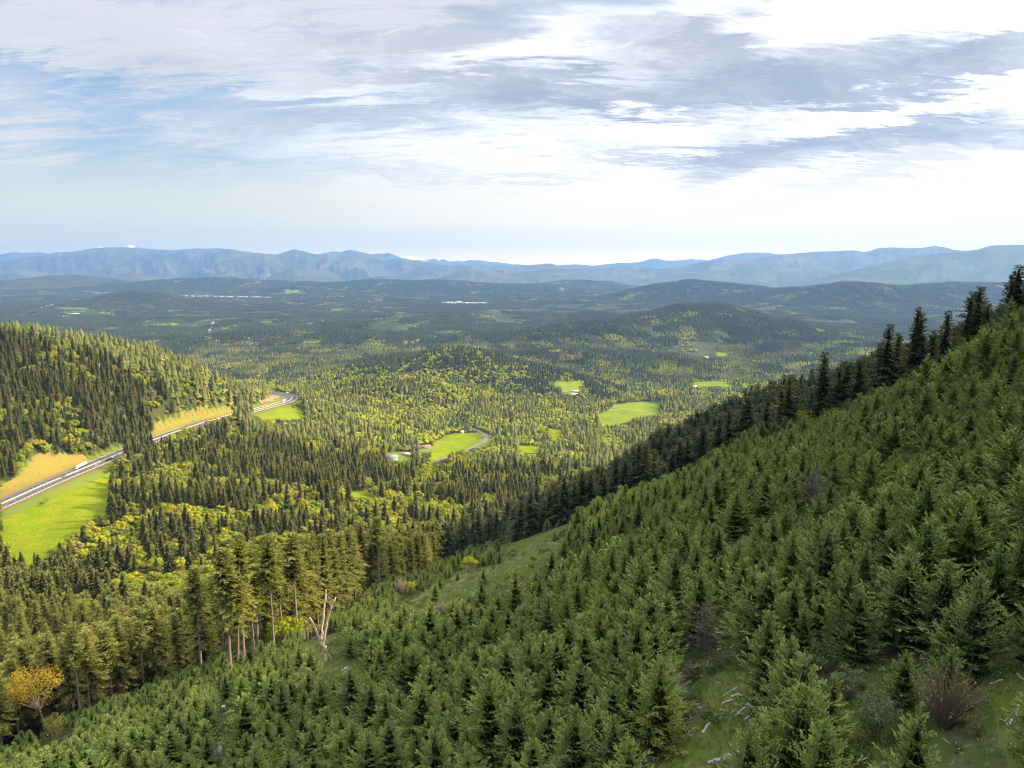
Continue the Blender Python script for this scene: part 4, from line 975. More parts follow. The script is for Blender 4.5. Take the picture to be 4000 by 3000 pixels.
hs = np.where(isc & (r_ > 560) & (r_ < 1500), hs*1.10, hs)
hs = np.where(isc & (r_ > 1500), hs*.85, hs)
dr1, _ = near_path(x, y, RC[::2]); dr2, _ = near_path(x, y, RC2[::2])
ok = (dr1 > 19) & (dr2 > 7)
for f in (0.02, .35, .7, 1.0):
    u, v, d = proj(x, y, z+hs*f); ok &= ~keep_hit(u, v)
    ok &= ~(in_poly(u, v, [(20,2600),(290,2600),(300,3050),(20,3050)]) & (d < proj(*MADR)[2]+9))       # keep the orange tree's standing room free
    ok &= ~(in_poly(u, v, [(1010,1890),(1300,1870),(1300,1950),(1010,1970)]) & (d < 760) & isc)
ok &= ~((x > MADR[0]-6) & (x < MADR[0]+45) & (np.abs(y-MADR[1]-(x-MADR[0])*.1) < 8))
x, y, z, isc, hs, r_, belt = [q[ok] for q in (x, y, z, isc, hs, r_, belt)]
# thin the scrub oaks a little, leaving grassy gaps
ok = isc | (R.random(len(x)) < .92); x, y, z, isc, hs, r_, belt = [q[ok] for q in (x, y, z, isc, hs, r_, belt)]
ut, vt, d = proj(x, y, z+hs)
# crude visibility: does the ground (plus low canopy) in front hide the tree top?
def hidden(x, y, zt):
    h = np.zeros(len(x), bool)
    for f in np.linspace(.08, .96, 34):
        h |= (H0+(zt-H0)*f) < ground_z(x*f, y*f)+np.where(np.hypot(x*f, y*f) < 250, 2, 6)*(f < .93)
    return h
hid = hidden(x, y, z+hs)
inview = (ut > -15) & (ut < 4015) & (vt < 2990) & ~hid
def zone(u_, v_, X, Y):
    if X < -300 and Y > 880: return 'on the wooded hill above the highway'
    if X > -20 and Y < 640: return 'on the dark ridge behind the plantation'
    if Y < 330: return 'at the lower plantation edge'
    if Y < 620: return 'between plantation and green field'
    return 'in the side valley'
def do_kind(sel, kind, KH, KM, LO, href_h, href_m, href_l, dh, dm, word, group, stuffname, slabel, scat):
    I = np.where(sel)[0]; score = np.where(inview[I], hs[I]/d[I], 0); o_ = I[np.argsort(-score)]
    ind, rest = o_[:300], o_[300:]
    for i in ind:
        K, hr = (KH, href_h) if d[i] < dh else (KM, href_m)
        if kind == 'conifer' and belt[i]: K, hr = DKF, 28.
        vi = int(R.integers(len(K.crown)))
        if kind == 'conifer' and d[i] < 330 and in_plant(x[i], y[i]-24) and x[i] < 20 and R.random() < .85: K, hr, vi = CONB, 28., int(R.integers(len(CONB.crown)))
        wv = ('long bare trunked' if K is CONB else 'tall') if hs[i] > 22 else ('bare trunked' if K is CONB else ('slender' if hs[i] > 15 else 'low'))
        if kind == 'broadleaf_tree': wv = 'broad' if hs[i] > 11 else 'small rounded'
        place(kind, K, vi, (x[i], y[i], z[i]-.2), float(hs[i]/hr), float(R.uniform(0, 6.28)), f'{wv} {word} {zone(ut[i], vt[i], x[i], y[i])}, '+['far left', 'left', 'left of centre', 'centre left', 'centre right', 'right of centre', 'right', 'far right'][int(min(max(ut[i], 0), 3999)//500)], word.split(' with')[0].replace('dark ', '').replace('yellow green ', ''), group, float(R.normal(0, .02)))
    nh, nm, nl = len(KH.join), len(KM.join), len(LO); dd_ = d[rest]
    pick = np.where(dd_ < dh, R.integers(0, nh, len(rest)), np.where(dd_ < dm, nh+R.integers(0, nm, len(rest)), nh+nm+R.integers(0, nl, len(rest))))
    ref = np.where(dd_ < dh, href_h, np.where(dd_ < dm, href_m, href_l)); extra = []
    if kind == 'conifer':
        extra = DKF.join+CONLD; kk_ = np.zeros(len(rest))
        for (hx, hy, hz, wx, wy, ro) in HL[:3]+HL[5:6]: kk_ = np.maximum(kk_, np.exp(-((x[rest]-hx-40)/wx)**2-((y[rest]-hy)/wy)**2))
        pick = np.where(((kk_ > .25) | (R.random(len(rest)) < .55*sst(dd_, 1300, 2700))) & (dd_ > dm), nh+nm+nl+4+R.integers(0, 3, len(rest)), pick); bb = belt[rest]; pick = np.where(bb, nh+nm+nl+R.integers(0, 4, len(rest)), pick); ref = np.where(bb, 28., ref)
    scatter(stuffname, KH.join+KM.join+LO+extra, np.stack([x, y, z-.2], 1)[rest], hs[rest]/ref, R.uniform(0, 6.28, len(rest)), pick, slabel, scat)
    print(kind, len(I), 'd of last individual', d[ind[-1]])
do_kind(isc, 'conifer', CONH, CONM, CONL, 28., 26., 24., 420, 1150, 'dark conifer', 'conifers of the woods below the slope', 'conifer_woods', 'dark green conifers filling the middle distance', 'conifers')
do_kind(~isc, 'broadleaf_tree', BRH, BRM, BRL, 11., 11., 11., 560, 1250, 'yellow green broadleaf tree', 'broadleaf trees of the side valley', 'broadleaf_woods', 'yellow green broadleaf trees scattered through the valley', 'broadleaf trees')

# ---- distant woods
x, y = jgrid(-11500, 11500, 2000, 14500, 78); r_ = np.hypot(x, y)
ok = (r_ > 2640) & (r_ < 14500) & (np.abs(x) < .80*y)
x, y = x[ok], y[ok]; r_ = np.hypot(x, y)
opened = fbm(x/380, y/380, 4, seed=21) > np.where(r_ > 4500, .60, .66)
hill = np.zeros(len(x))
for (hx, hy, hz, wx, wy, ro) in HL: hill = np.maximum(hill, np.exp(-((x-hx)/wx)**2-((y-hy)/wy)**2))
z = ground_z(x, y); u, v, d = proj(x, y, z); 
ok = (~opened | (hill > .2)) & ~keep_hit(u, v) & ~keep_hit(*proj(x, y, z+16)[:2])
for poly in ([(190,1200),(365,1199),(360,1214),(200,1213)], [(550,1268),(705,1260),(705,1275),(550,1283)], [(1100,1130),(1190,1128),(1195,1150),(1105,1152)], [(790,1245),(935,1240),(935,1252),(790,1258)],
             [(40,1250),(110,1215),(220,1182),(230,1190),(150,1215),(80,1245)], [(690,1152),(1070,1155),(1070,1166),(690,1163)], [(1700,1180),(1900,1180),(1900,1190),(1700,1190)], [(790,1340),(810,1290),(825,1250),(845,1250),(845,1290),(825,1340)]):
    ok &= ~in_poly(u, v, poly)
x, y, z, r_ = x[ok], y[ok], z[ok], r_[ok]
hill = np.zeros(len(x))
for (hx, hy, hz, wx, wy, ro) in HL: hill = np.maximum(hill, np.exp(-((x-hx)/wx)**2-((y-hy)/wy)**2))
p = wood_prob(x, y)+R.normal(0, .22, len(x))+.45*hill; pick = np.where(p > .68, 0, np.where(p > .38, 2, 4))+R.integers(0, 2, len(x))
near_ = (R.random(len(x)) < 1-sst(r_, 2500, 5200)) & ((hill < .25) | (R.random(len(x)) < .3)); pick = np.where(near_, 6+R.integers(0, 3, len(x)), pick)
th = R.integers(0, 4, len(x))*PI/2+R.uniform(-.3, .3, len(x)); e1 = 40.
gx_ = (ground_z(x+e1, y)-ground_z(x-e1, y))/(2*e1); gy_ = (ground_z(x, y+e1)-ground_z(x, y-e1))/(2*e1)
a_, b_ = gx_*np.cos(th)+gy_*np.sin(th), -gx_*np.sin(th)+gy_*np.cos(th)
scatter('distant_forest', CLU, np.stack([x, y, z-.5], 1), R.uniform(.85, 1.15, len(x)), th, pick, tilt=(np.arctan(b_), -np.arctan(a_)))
print('clusters', len(x))

# ------------------------------------------------------------------ single objects: helper materials
def solid(name, col, rough=.6, metal=0.0): return plain(name, col, tuple(x*.85 for x in col), 2.0, rough, metal=metal)
M_WHITE = solid('white_body', (.78,.78,.76)); M_GLASS = solid('dark_glass', (.03,.035,.04), .15); M_TYRE = solid('rubber', (.02,.02,.02), .9)
M_DARKM = solid('dark_metal', (.06,.06,.07)); M_RED = solid('red_paint', (.45,.05,.04)); M_YEL = solid('yellow_paint', (.65,.36,.03)); M_SILV = solid('silver_paint', (.5,.52,.55), .35)
M_BLACK = solid('black_paint', (.025,.025,.03), .35); M_BLUEP = solid('blue_paint', (.08,.14,.30), .35)

# ---- forked bleached snag
dS = proj(*SNAG)[2]
def PS(u, v, dd=0.0): q = P(u, v, float(dS)+dd); return q-SNAG
sn = add('forked_snag', None, label='bleached forked dead tree with three bare limbs standing among the young firs', category='dead tree'); sn.location = SNAG
def knotty(pts, rad, sides=9, seed=0, rough=.12):
    pts = catmull(pts, 5); n = len(pts); r = np.interp(np.linspace(0, 1, n), np.linspace(0, 1, len(rad)), rad)
    rr_ = np.random.default_rng(seed); pts[1:-1] += rr_.normal(0, .25, (n-2, 3))*r[1:-1, None]
    mb = MB().tube(pts, r*(1+rr_.normal(0, rough, n)), sides)
    for i in range(2, n-1, 4):
        a_ = rr_.uniform(0, 6.28); dv = np.array([math.cos(a_), math.sin(a_)*.5, .5]); mb.tube([pts[i], pts[i]+dv*r[i]*1.5, pts[i]+dv*r[i]*2.2], [r[i]*.45, r[i]*.3, r[i]*.1], 5)
    return mb
add('trunk', knotty([PS(1278,2612), PS(1274,2590), PS(1266,2545), PS(1258,2505)], [.50,.42,.38,.40], 10, 1).mesh('trunk', M_SNAG, True), sn)
add('limb', knotty([PS(1256,2515), PS(1240,2480,-.3), PS(1226,2445,-.7), PS(1208,2412,-1.0)], [.27,.24,.21,.15], 8, 2).mesh('limb', M_SNAG, True), sn)
add('limb', knotty([PS(1258,2510), PS(1257,2460,.3), PS(1265,2390,.5), PS(1271,2340,.6), PS(1273,2302,.6)], [.27,.22,.20,.20,.12], 8, 3).mesh('limb', M_SNAG, True), sn)
add('limb', knotty([PS(1262,2520,-.2), PS(1272,2455,-.6), PS(1284,2400,-1), PS(1298,2360,-1.2), PS(1311,2334,-1.2)], [.27,.22,.19,.17,.15], 8, 4).mesh('limb', M_SNAG, True), sn)
po = knotty([PS(1266,2525,-.6), PS(1290,2568,-1), PS(1316,2612,-1.2)], [.05,.07,.10], 5, 5)
o = add('leaning_pole', po.mesh('leaning_pole', M_LOG, True), label='thin bleached pole leaning against the forked dead tree', category='pole'); o.location = SNAG

# ---- logs, sticks, stumps, rocks
def log(uv, rpx, lab, m=M_LOG, name='fallen_log', seed=0, cat='log', tips=None):
    pts = [hit(u, v) for u, v in uv]; d_ = proj(*pts[0])[2]; r_ = rpx*d_/FPX
    pts = [p+[0, 0, r_*.6] for p in pts]; c0 = pts[0].copy()
    if len(pts) == 2: pts.insert(1, (pts[0]+pts[1])/2+[0, 0, r_*.3])
    o = add(name, knotty([p-c0 for p in pts], [r_*.85, r_*1.1, r_], 7, seed, .05).mesh(name, m, True), label=lab, category=cat, group='bleached logs and sticks on the near slope'); o.location = c0; return o
LOGS = [([(2820,2727),(2879,2686)],2.5,'thin pale stick at the upper left of the grassy clearing with logs'),
 ([(2857,2729),(2906,2718)],6,'short thick grey log above the middle of the log clearing'),([(2823,2752),(2875,2740)],5,'grey log lying left of the upturned stump'),
 ([(2870,2806),(2918,2768),(2967,2763)],5,'bent grey log curving below the upturned stump'),([(2909,2817),(2967,2770)],5,'straight grey log right beside the bent one'),
 ([(2741,2867),(2775,2831)],5,'short pale log between a fir and the lower clearing'),([(2830,2967),(2906,2944)],9,'thickest pale log at the bottom edge of the clearing'),
 ([(2768,2985),(2814,2973)],7,'broken pale log left of the thickest one at the bottom'),([(2520,2967),(2574,2975)],7,'grey root piece at the bottom left of the clearing'),
 ([(3823,2566),(3875,2562)],3,'white stick at the top of the right hand grass patch'),([(3845,2616),(3868,2587)],2.5,'slanting pale stick in the right hand grass patch'),
 ([(3845,2602),(3882,2607)],2.5,'flat pale stick crossing the slanting one'),([(3866,2673),(3918,2664)],4,'white log piece in the middle of the right hand grass patch'),
 ([(3934,2847),(3954,2815)],6,'short white log at the right edge near the bottom'),([(3967,2804),(3979,2761)],4,'narrow white stick uphill of the short white log'),
 ([(3753,2352),(3782,2343)],3,'small pale stick between firs near the grey rock'),([(1518,2370),(1551,2365)],3,'pale stick in the small openings right of the forked dead tree'),
 ([(1543,2379),(1565,2363)],3.5,'pale stick crossing another in the small opening'),([(1425,2399),(1466,2397)],3.5,'pale log uphill from the forked dead tree'),
 ([(1337,2623),(1357,2612)],4,'white log end on the small grassy hump right of the forked tree'),([(1434,2592),(1455,2588)],3.5,'dark ended log on the far side of the grassy hump'),
 ([(1142,2438),(1205,2422)],3.2,'long white log on the grass edge left of the forked dead tree'),([(863,2799),(918,2779)],5,'long grey log lying downhill of the square grey stump'),
 ([(271,2928),(307,2910)],4,'pale log at the foot of the orange leafed tree'),([(2070,2262),(2100,2250)],3,'stick in the pale grass strip'),([(1905,2240),(1915,2225)],2.5,'small stick on the lit grass near the big conifers')]
for i, (uv, rp, lb) in enumerate(LOGS): log(uv, rp, lb, seed=50+i, name='fallen_log' if rp > 3.2 else 'stick', cat='log' if rp > 3.2 else 'stick')
def stump(u, v, hpx, rpx, lab, seed, m=M_LOG, name='stump', lean=(0, 0), kind=0):
    b_ = hit(u, v); d_ = proj(*b_)[2]; h_ = hpx*d_/FPX; r_ = rpx*d_/FPX; rr_ = np.random.default_rng(seed)
    k = 10; V = []; 
    for j, (zz_, q) in enumerate(((-.2*h_, 1.35), (.05*h_, 1.15), (.5*h_, .95), (.85*h_, .9))):
        for i in range(k): a_ = i*2*PI/k; rd = r_*q*rr_.uniform(.85, 1.15); V.append([rd*math.cos(a_)+lean[0]*max(zz_, 0), rd*math.sin(a_)+lean[1]*max(zz_, 0), zz_])
    for i in range(k): a_ = i*2*PI/k; zt = h_*rr_.uniform(.78, 1.25) if kind == 0 else h_; V.append([r_*.8*math.cos(a_)+lean[0]*zt, r_*.8*math.sin(a_)+lean[1]*zt, zt])
    for i in range(k): a_ = i*2*PI/k; V.append([r_*.35*math.cos(a_)+lean[0]*h_, r_*.35*math.sin(a_)+lean[1]*h_, h_*.72])
    F = [(j*k+i, j*k+(i+1) % k, (j+1)*k+(i+1) % k, (j+1)*k+i) for j in range(5) for i in range(k)]
    mb = MB().put(V, F); mb.put(np.zeros((0,3)), np.zeros((0,4), int)); mb.F3.append(np.array([(5*k, 5*k+i, 5*k+i+1) for i in range(1, k-1)]))
    o = add(name, mb.mesh(name, m), label=lab, category='stump'); o.location = b_; return o
stump(845,2975,38,9,'tall splintered grey stump, the left of a close pair at the bottom edge',1)
stump(861,2978,58,10,'taller splintered stump with a reddish hollow, right of a close pair',2)
stump(873,2779,22,9,'square topped grey stump above a long fallen log',3,kind=1); stump(548,2920,30,7,'small forked white stump among firs near the tall bare trunks',4)
stump(572,2905,26,5,'thin dark stump beside the small forked white one',5); stump(425,2838,44,8,'reddish broken trunk at the foot of the tall conifers',6,M_BARKP); stump(443,2822,46,5,'slim broken trunk just right of the reddish one',7,M_BARKP)
stump(2936,2752,18,15,'wide upturned grey stump with a root ring in the log clearing',8,kind=1); stump(1103,2775,40,3,'thin grey stake standing between young firs',9)
stump(2762,2622,42,2.5,'upright white stick at the foot of a grey dead fir',10)
def rock(u, v, wpx, hpx, lab, seed):
    b_ = hit(u, v); d_ = proj(*b_)[2]; w_ = wpx*d_/FPX*.5; h_ = hpx*d_/FPX; rr_ = np.random.default_rng(seed); mb = MB(); V=[]; k=9
    for zz_, q in ((-.3, 1.), (.25, 1.05), (.65, .8), (.95, .4)):
        for i in range(k): a_ = i*2*PI/k; V.append([math.cos(a_)*q*w_*rr_.uniform(.8, 1.2), math.sin(a_)*q*w_*rr_.uniform(.8, 1.2), h_*zz_*rr_.uniform(.85, 1.15)])
    mb.put(V, [(j*k+i, j*k+(i+1) % k, (j+1)*k+(i+1) % k, (j+1)*k+i) for j in range(3) for i in range(k)]); mb.F3.append(np.array([(3*k, 3*k+i, 3*k+i+1) for i in range(1, k-1)]))
    o = add('rock', mb.mesh('rock', M_LOG), label=lab, category='rock'); o.location = b_
rock(3902,2425,38,30,'rounded pale grey rock at the right edge of the slope',1); rock(3732,2450,22,18,'smaller grey rock left of the rounded pale one',2); rock(2925,1925,26,18,'grey rock showing between firs high on the slope',3)

# ---- grey dead young firs
DF = Kind()
for i in range(3):
    V, F, tip = conifer_arrays(4.4, 1.5, .02, 80, 12, .55, .022, 700+i, droop=.05, irregular=.2, top_up=.8, young=True, sub=True)
    DF.addv('dead_fir', V, F, tip, trunk_mb(4.4, .07, 70+i, .004, sides=5), M_DEAD, M_DEAD, 4.4)
for i, (u_, v_, hp, lb) in enumerate([(2750,2560,215,'leafless grey fir with a pale trunk uphill of the log clearing'),(2655,2760,150,'leafless brownish grey fir left of a green fir by the log clearing'),(2880,2560,130,'half dead grey fir right of the tall leafless one'),
      (3180,1975,150,'grey leafless fir high on the slope below a rusty topped one'),(2690,2660,90,'low grey dead fir under the tall leafless one'),(3100,2420,90,'low grey twiggy dead fir between green firs'),(2420,2100,60,'small grey dead fir part way along the crest')]):
    b_ = hit(u_, v_); d_ = proj(*b_)[2]; place('dead_fir', DF, i % 3, tuple(b_-[0, 0, .1]), hp*d_/FPX/4.4, i*1.3, lb, 'dead fir', 'leafless grey firs')
# rusty and pale tree tops on the slope
RU = Kind(); M_RUST = foliage('rusty_needles', [(.24,.13,.04),(.20,.14,.05)], None, .25, .8)
V, F, tip = conifer_arrays(4.4, 1.5, .03, 90, 13, .42, .07, 720, droop=0, irregular=.2, top_up=.9, young=True, sub=True); RU.addv('rusty_fir', V, F, tip, trunk_mb(4.4, .07, 77, .004, sides=5), M_RUST, M_BARK, 4.4)
for u_, v_, hp, lb in [(3170,1880,120,'rusty needled young fir above a grey leafless one'),(2395,2095,45,'small reddish fir beside the crest of the plantation')]:
    b_ = hit(u_, v_); d_ = proj(*b_)[2]; place('rusty_fir', RU, 0, tuple(b_-[0, 0, .1]), hp*d_/FPX/4.4, .4, lb, 'rusty fir', 'rusty young firs')

# ---- shrubs
def leafy(u_, v_, hp, wp, m, lab, seed, leaf=.13, name='leafy_shrub', ncl=16, per=60, lean=0):
    b_ = hit(u_, v_); d_ = proj(*b_)[2]; h_ = hp*d_/FPX; w_ = wp*d_/FPX
    V, F, ax, tip = broad_arrays(h_, w_, ncl, per, leaf, seed, .12)
    o = add(name, None, label=lab, category='shrub'); o.location = b_-[0, 0, .05]; o.rotation_euler = (0, lean, 0)
    add('crown', mesh('crown', V, F, m, attrs={'tip': tip}), o)
    r_ = np.random.default_rng(seed); mb = MB()
    for c_, rd in ax: mb.tube([[r_.normal()*.05, r_.normal()*.05, -.1], [c_[0]*.4, c_[1]*.4, c_[2]*.5], c_], [.05, .035, .012], 4, False)
    add('stems', mb.mesh('stems', M_STEM), o); return o
leafy(3210,2640,150,150,M_SHRUB,'grey green leafy shrub with pale tips left of the tan many stemmed bush',801)
leafy(3310,2740,160,130,M_SHRUB,'pale leafed shrub just below the grey green one, tips nearly white',802)
leafy(3420,2880,170,190,M_SHRUB,'wide grey green shrub at the bottom right, left of a dark gap',803)
leafy(3440,2370,160,170,M_SHRUB,'pale broadleaf bush rising between dark firs at the right',804)
leafy(1605,2330,70,62,M_OAK,'rounded bright leafed bush beside a pinkish twiggy one near the tall conifers',805,.3,per=40)
leafy(1830,2240,80,70,M_OAK,'sunlit pale leafed bush on the grass near the tall conifers',806,.3,per=40)
leafy(1440,2390,70,70,M_OAK,'dark green rounded bush uphill from the forked dead tree',807,.3,per=40)
leafy(1820,2440,70,70,M_SHRUB,'pale tipped bush among the firs below the grass strip',808,.2,per=40)
leafy(2700,1760,45,70,M_OAK,'bright yellow green bush on the crest of the plantation',809,.25,per=40); leafy(3480,1510,45,90,M_OAK,'yellow green bush high on the crest of the plantation',810,.2,per=50)
M_PINK = plain('pinkish_twigs', (.42,.30,.27), (.30,.20,.18), 2, .9); M_YLEAF = foliage('tan_leaves', [(.34,.26,.07),(.28,.26,.06)], None, .3, .5)
def twiggy(u_, v_, hp, wp, m, ml, lab, seed, n=90, nl=260, tw=.02):
    b_ = hit(u_, v_); d_ = proj(*b_)[2]; h_ = hp*d_/FPX; w_ = wp*d_/FPX; r_ = np.random.default_rng(seed); mb = MB(); ends = []
    for i in range(n):
        a_ = r_.uniform(0, 6.28); q = math.sqrt(r_.random())*w_*.5; zt = h_*r_.uniform(.6, 1.0)*(1-.35*(q/(w_*.5))**2); e_ = np.array([math.cos(a_)*q, math.sin(a_)*q, zt]); s_ = np.array([e_[0]*.12, e_[1]*.12, -.1])
        m_ = (s_+e_)/2*[.8, .8, 1.05]; mb.tube([s_, m_, e_], [tw*1.4, tw, tw*.4], 3, False); ends += [m_+(e_-m_)*r_.uniform(.2, 1.05) for _ in range(max(1, nl//n))]
    o = add('twiggy_bush', None, label=lab, category='bush'); o.location = b_; add('stems', mb.mesh('stems', m), o)
    if nl: 
        E_ = np.array(ends); V, F = kites(E_, r_.normal(size=E_.shape)+[0, 0, .6], r_.normal(size=E_.shape), .13, .07); add('leaves', mesh('leaves', V, F, ml), o)
twiggy(3685,2840,300,290,M_STEM,M_YLEAF,'large tan many stemmed bush with yellowish leaves at the bottom right',811,150,450,.022)
twiggy(1568,2320,75,62,M_PINK,M_YLEAF,'pinkish bare twiggy bush left of a bright leafed one near the tall conifers',812,120,0,.035)
twiggy(1725,2400,60,80,M_PINK,M_SHRUB,'pale pinkish twiggy bush below the grass strip',813,100,150,.03)
# orange leafed leaning tree, bottom left
b_ = MADR; d_ = proj(*b_)[2]; h_ = 300*d_/FPX
o = add('orange_leafed_tree', None, label='orange yellow leafed tree with a pale leaning trunk at the lower left', category='tree'); o.location = b_-[0, 0, .1]
V, F, ax, tip = broad_arrays(h_, 225*d_/FPX, 34, 120, .33, 830, .36); V[:, 0] -= V[:, 2]*.22; ax = [(c_-[c_[2]*.22, 0, 0], q) for c_, q in ax]
add('crown', mesh('crown', V, F, M_GOLD, attrs={'tip': tip}), o)
mb = MB().tube([[.3, 0, -.4], [-.1*h_*.2, 0, h_*.15], [-.22*h_*.3, 0, h_*.34], [-.22*h_*.5, 0, h_*.5]], [.20, .17, .14, .10], 7)
for c_, q in ax[:14]: mb.tube([[-.22*h_*.36, 0, h_*.38], c_*[.7, .5, .85], c_], [.10, .06, .02], 5, False)
add('trunk', mb.mesh('trunk', M_BARKP, True), o)
leafy(215,2920,150,110,M_YLEAF,'low rust coloured bush under the orange leafed tree',831,.22,per=70)
# golden maples in the middle distance
MAP = Kind(); M_MAPLE = foliage('maple_leaves', [(.36,.34,.02),(.44,.36,.025),(.30,.34,.02)], None, .35, .2)
for i in range(3):
    V, F, ax, tip = broad_arrays(12., 11.+i, 26, 60, .95, 840+i, .2); MAP.addv('golden_maple', V, F, tip, broad_trunk(12., ax, .25, 50+i), M_MAPLE, M_BARK, 12.)
for i, (u_, v_, s_, lb) in enumerate([(1120,1960,1.5,'golden yellow tree, largest of the bright clump in mid valley'),(1185,1985,1.3,'golden tree on the right flank of the bright clump'),(1050,1990,1.1,'golden tree on the left flank of the bright clump'),(1230,1950,1.2,'yellow tree above the bright clump near the small lawn'),(1265,1905,1.2,'yellow green tree by the upper end of the small lawn'),(1330,1900,.9,'small yellow tree left of the small lawn'),
      (520,1955,.9,'small golden tree right of the sunlit field'),(350,2110,1.1,'golden tree in front of the sunlit field near its right end'),(660,2010,1.2,'golden tree part way between field and bright clump'),(700,2030,1.,'yellow tree downhill of its golden neighbour'),(815,1690,.9,'yellow slender tree below the upper highway'),(330,1700,1.,'bright yellow green tree beside the highway bend'),(955,1560,1.1,'vivid yellow green tree next to the rock cut'),(2148,1710,1.1,'vivid yellow pointed tree beside the small valley lawn'),(1560,1860,1.,'golden tree below the white houses'),(1650,1830,1.2,'golden tree in front of the sunlit valley lawn')]):
    b_ = hit(u_, v_+18); place('golden_maple', MAP, i % 3, tuple(b_-[0, 0, .2]), s_, i*1.1, lb, 'golden tree', 'golden trees of the side valley')

# ---- vehicles
T_ = np.gradient(RCs[:, :2], axis=0); T_ /= np.linalg.norm(T_, axis=1)[:, None]
def on_road(u_, v_, off, away=True):
    h_ = hit(u_, v_); i = int(np.argmin(np.hypot(RCs[:, 0]-h_[0], RCs[:, 1]-h_[1]))); t = T_[i]; n = np.array([t[1], -t[0]])
    p = RCs[i, :2]+n*off; a_ = math.atan2(t[1], t[0])+(0 if away else PI); return (p[0], p[1], RCs[i, 2]+.31), a_
def wheel(parent, x, y, r=.5, w=.3):
    mb = MB().tube([[x, y-w/2, r], [x, y+w/2, r]], r, 12); add('wheel', mb.mesh('wheel', M_TYRE), parent)
def truck(pos, ang, trailers, cabm, boxm, lab, flat=False):
    o = add('semi_truck', None, label=lab, category='truck'); o.location = pos; o.rotation_euler = (0, 0, ang)
    mb = MB().box(-1.2, 1.0, -1.25, 1.25, .55, 3.6, (-1.2, .6, -1.2, 1.2)).box(1.003, 2.6, -1.1, 1.1, .55, 1.9, (1.003, 2.4, -1.0, 1.0)); add('cab', mb.mesh('cab', cabm), o)
    add('windscreen', MB().box(.66, 1.02, -1.05, 1.05, 2.1, 3.2, (.5, .80, -1.0, 1.0)).mesh('windscreen', M_GLASS), o)
    add('bumper', MB().box(2.61, 2.8, -1.2, 1.2, .45, .9).mesh('bumper', M_SILV), o)
    for x_ in (1.8, -.6, -1.9):
        for y_ in (-1.05, 1.05): wheel(o, x_, y_)
    x0 = -1.9
    for L_ in trailers:
        if flat:
            add('flatbed', MB().box(x0-L_, x0+.3, -1.28, 1.28, 1.15, 1.45).mesh('flatbed', M_DARKM), o)
            add('load', MB().box(x0-L_+1, x0-1, -1.15, 1.15, 1.452, 2.5, (x0-L_+1.5, x0-1.5, -1., 1.)).mesh('load', boxm), o)
        else:
            add('trailer', MB().box(x0-L_, x0, -1.3, 1.3, 1.15, 4.05).box(x0-L_+.3, x0-.5, -.5, .5, .9, 1.147).mesh('trailer', boxm), o)
        for x_ in (x0-L_+.9, x0-L_+2.1):
            for y_ in (-1.05, 1.05): wheel(o, x_, y_)
        x0 -= L_+.9
def car(pos, ang, m, lab, tall=0):
    o = add('car', None, label=lab, category='car'); o.location = pos; o.rotation_euler = (0, 0, ang)
    add('body', MB().box(-2.2, 2.2, -.88, .88, .32, .95+tall*.25, (-2.15, 2.05, -.84, .84)).mesh('body', m), o)
    add('cabin', MB().box(-1.5, 1.0, -.8, .8, .953+tall*.25, 1.48+tall*.4, (-1.1, .4, -.66, .66)).mesh('cabin', M_GLASS), o)
    add('roof', MB().box(-1.1, .4, -.66, .66, 1.483+tall*.4, 1.53+tall*.4).mesh('roof', m), o)
    for x_ in (-1.35, 1.4):
        for y_ in (-.8, .8): wheel(o, x_, y_, .33, .22)
p_, a_ = on_road(345, 1835, -6.5, False); truck(p_, a_, (8.6, 8.6), M_WHITE, M_WHITE, 'white truck pulling two white box trailers along the highway beside the dry bank')
p_, a_ = on_road(468, 1795, 6.5, True); truck(p_, a_, (13,), M_WHITE, M_DARKM, 'dark flatbed truck with a white cab disappearing behind roadside trees', True)
p_, a_ = on_road(1113, 1545, 5, False); truck(p_, a_, (14.5,), M_DARKM, M_WHITE, 'truck with a single white box trailer on the far side of the highway curve')
p_, a_ = on_road(1100, 1572, -5, False); truck(p_, a_, (8,), M_WHITE, M_WHITE, 'short white truck on the inner lanes of the highway curve')
for u_, v_, of, aw_, m_, lb, tl in [(412,1820,6.5,True,M_SILV,'silver car on the highway behind the flatbed truck',0),(1133,1557,5,True,M_BLACK,'dark pickup below the box trailer on the highway curve',1),(1118,1577,-5,False,M_RED,'red car following the short white truck on the curve',0),
      (1083,1592,-5,False,M_SILV,'silver car at the start of the highway curve',0),(1143,1574,8,True,M_BLACK,'black van at the outer edge of the highway curve',1),(1128,1552,3,True,M_SILV,'pale car beside the dark pickup on the curve',0)]:
    p_, a_ = on_road(u_, v_, of, aw_); car(p_, a_, m_, lb, tl)
# excavator parked by the curve
b_ = hit(1168, 1574); o = add('excavator', None, label='yellow excavator parked on bare soil outside the highway curve', category='excavator'); o.location = b_; o.rotation_euler = (0, 0, .4)
for y_ in (-1.2, 1.2): add('track', MB().box(-2, 2, y_-.3, y_+.3, 0, .9, (-1.7, 1.7, y_-.3, y_+.3)).mesh('track', M_DARKM), o)
add('body', MB().box(-2.2, 1.4, -1.3, 1.3, .95, 2.3, (-2.1, 1.2, -1.2, 1.2)).mesh('body', M_YEL), o); add('cab', MB().box(.2, 1.6, .2, 1.2, 2.303, 3.3, (.3, 1.4, .25, 1.15)).mesh('cab', M_GLASS), o)
ar = add('arm', MB().tube([[1.2, -.3, 1.8], [3.6, -.3, 4.6], [5.6, -.3, 3.6]], [.3, .3, .2], 5).tube([[5.6, -.3, 3.6], [6.3, -.3, 1.2]], [.2, .2], 5).mesh('arm', M_YEL), o); add('bucket', MB().box(5.7, 6.7, -.8, .2, .5, 1.3, (5.9, 6.5, -.7, .1)).mesh('bucket', M_DARKM), ar)

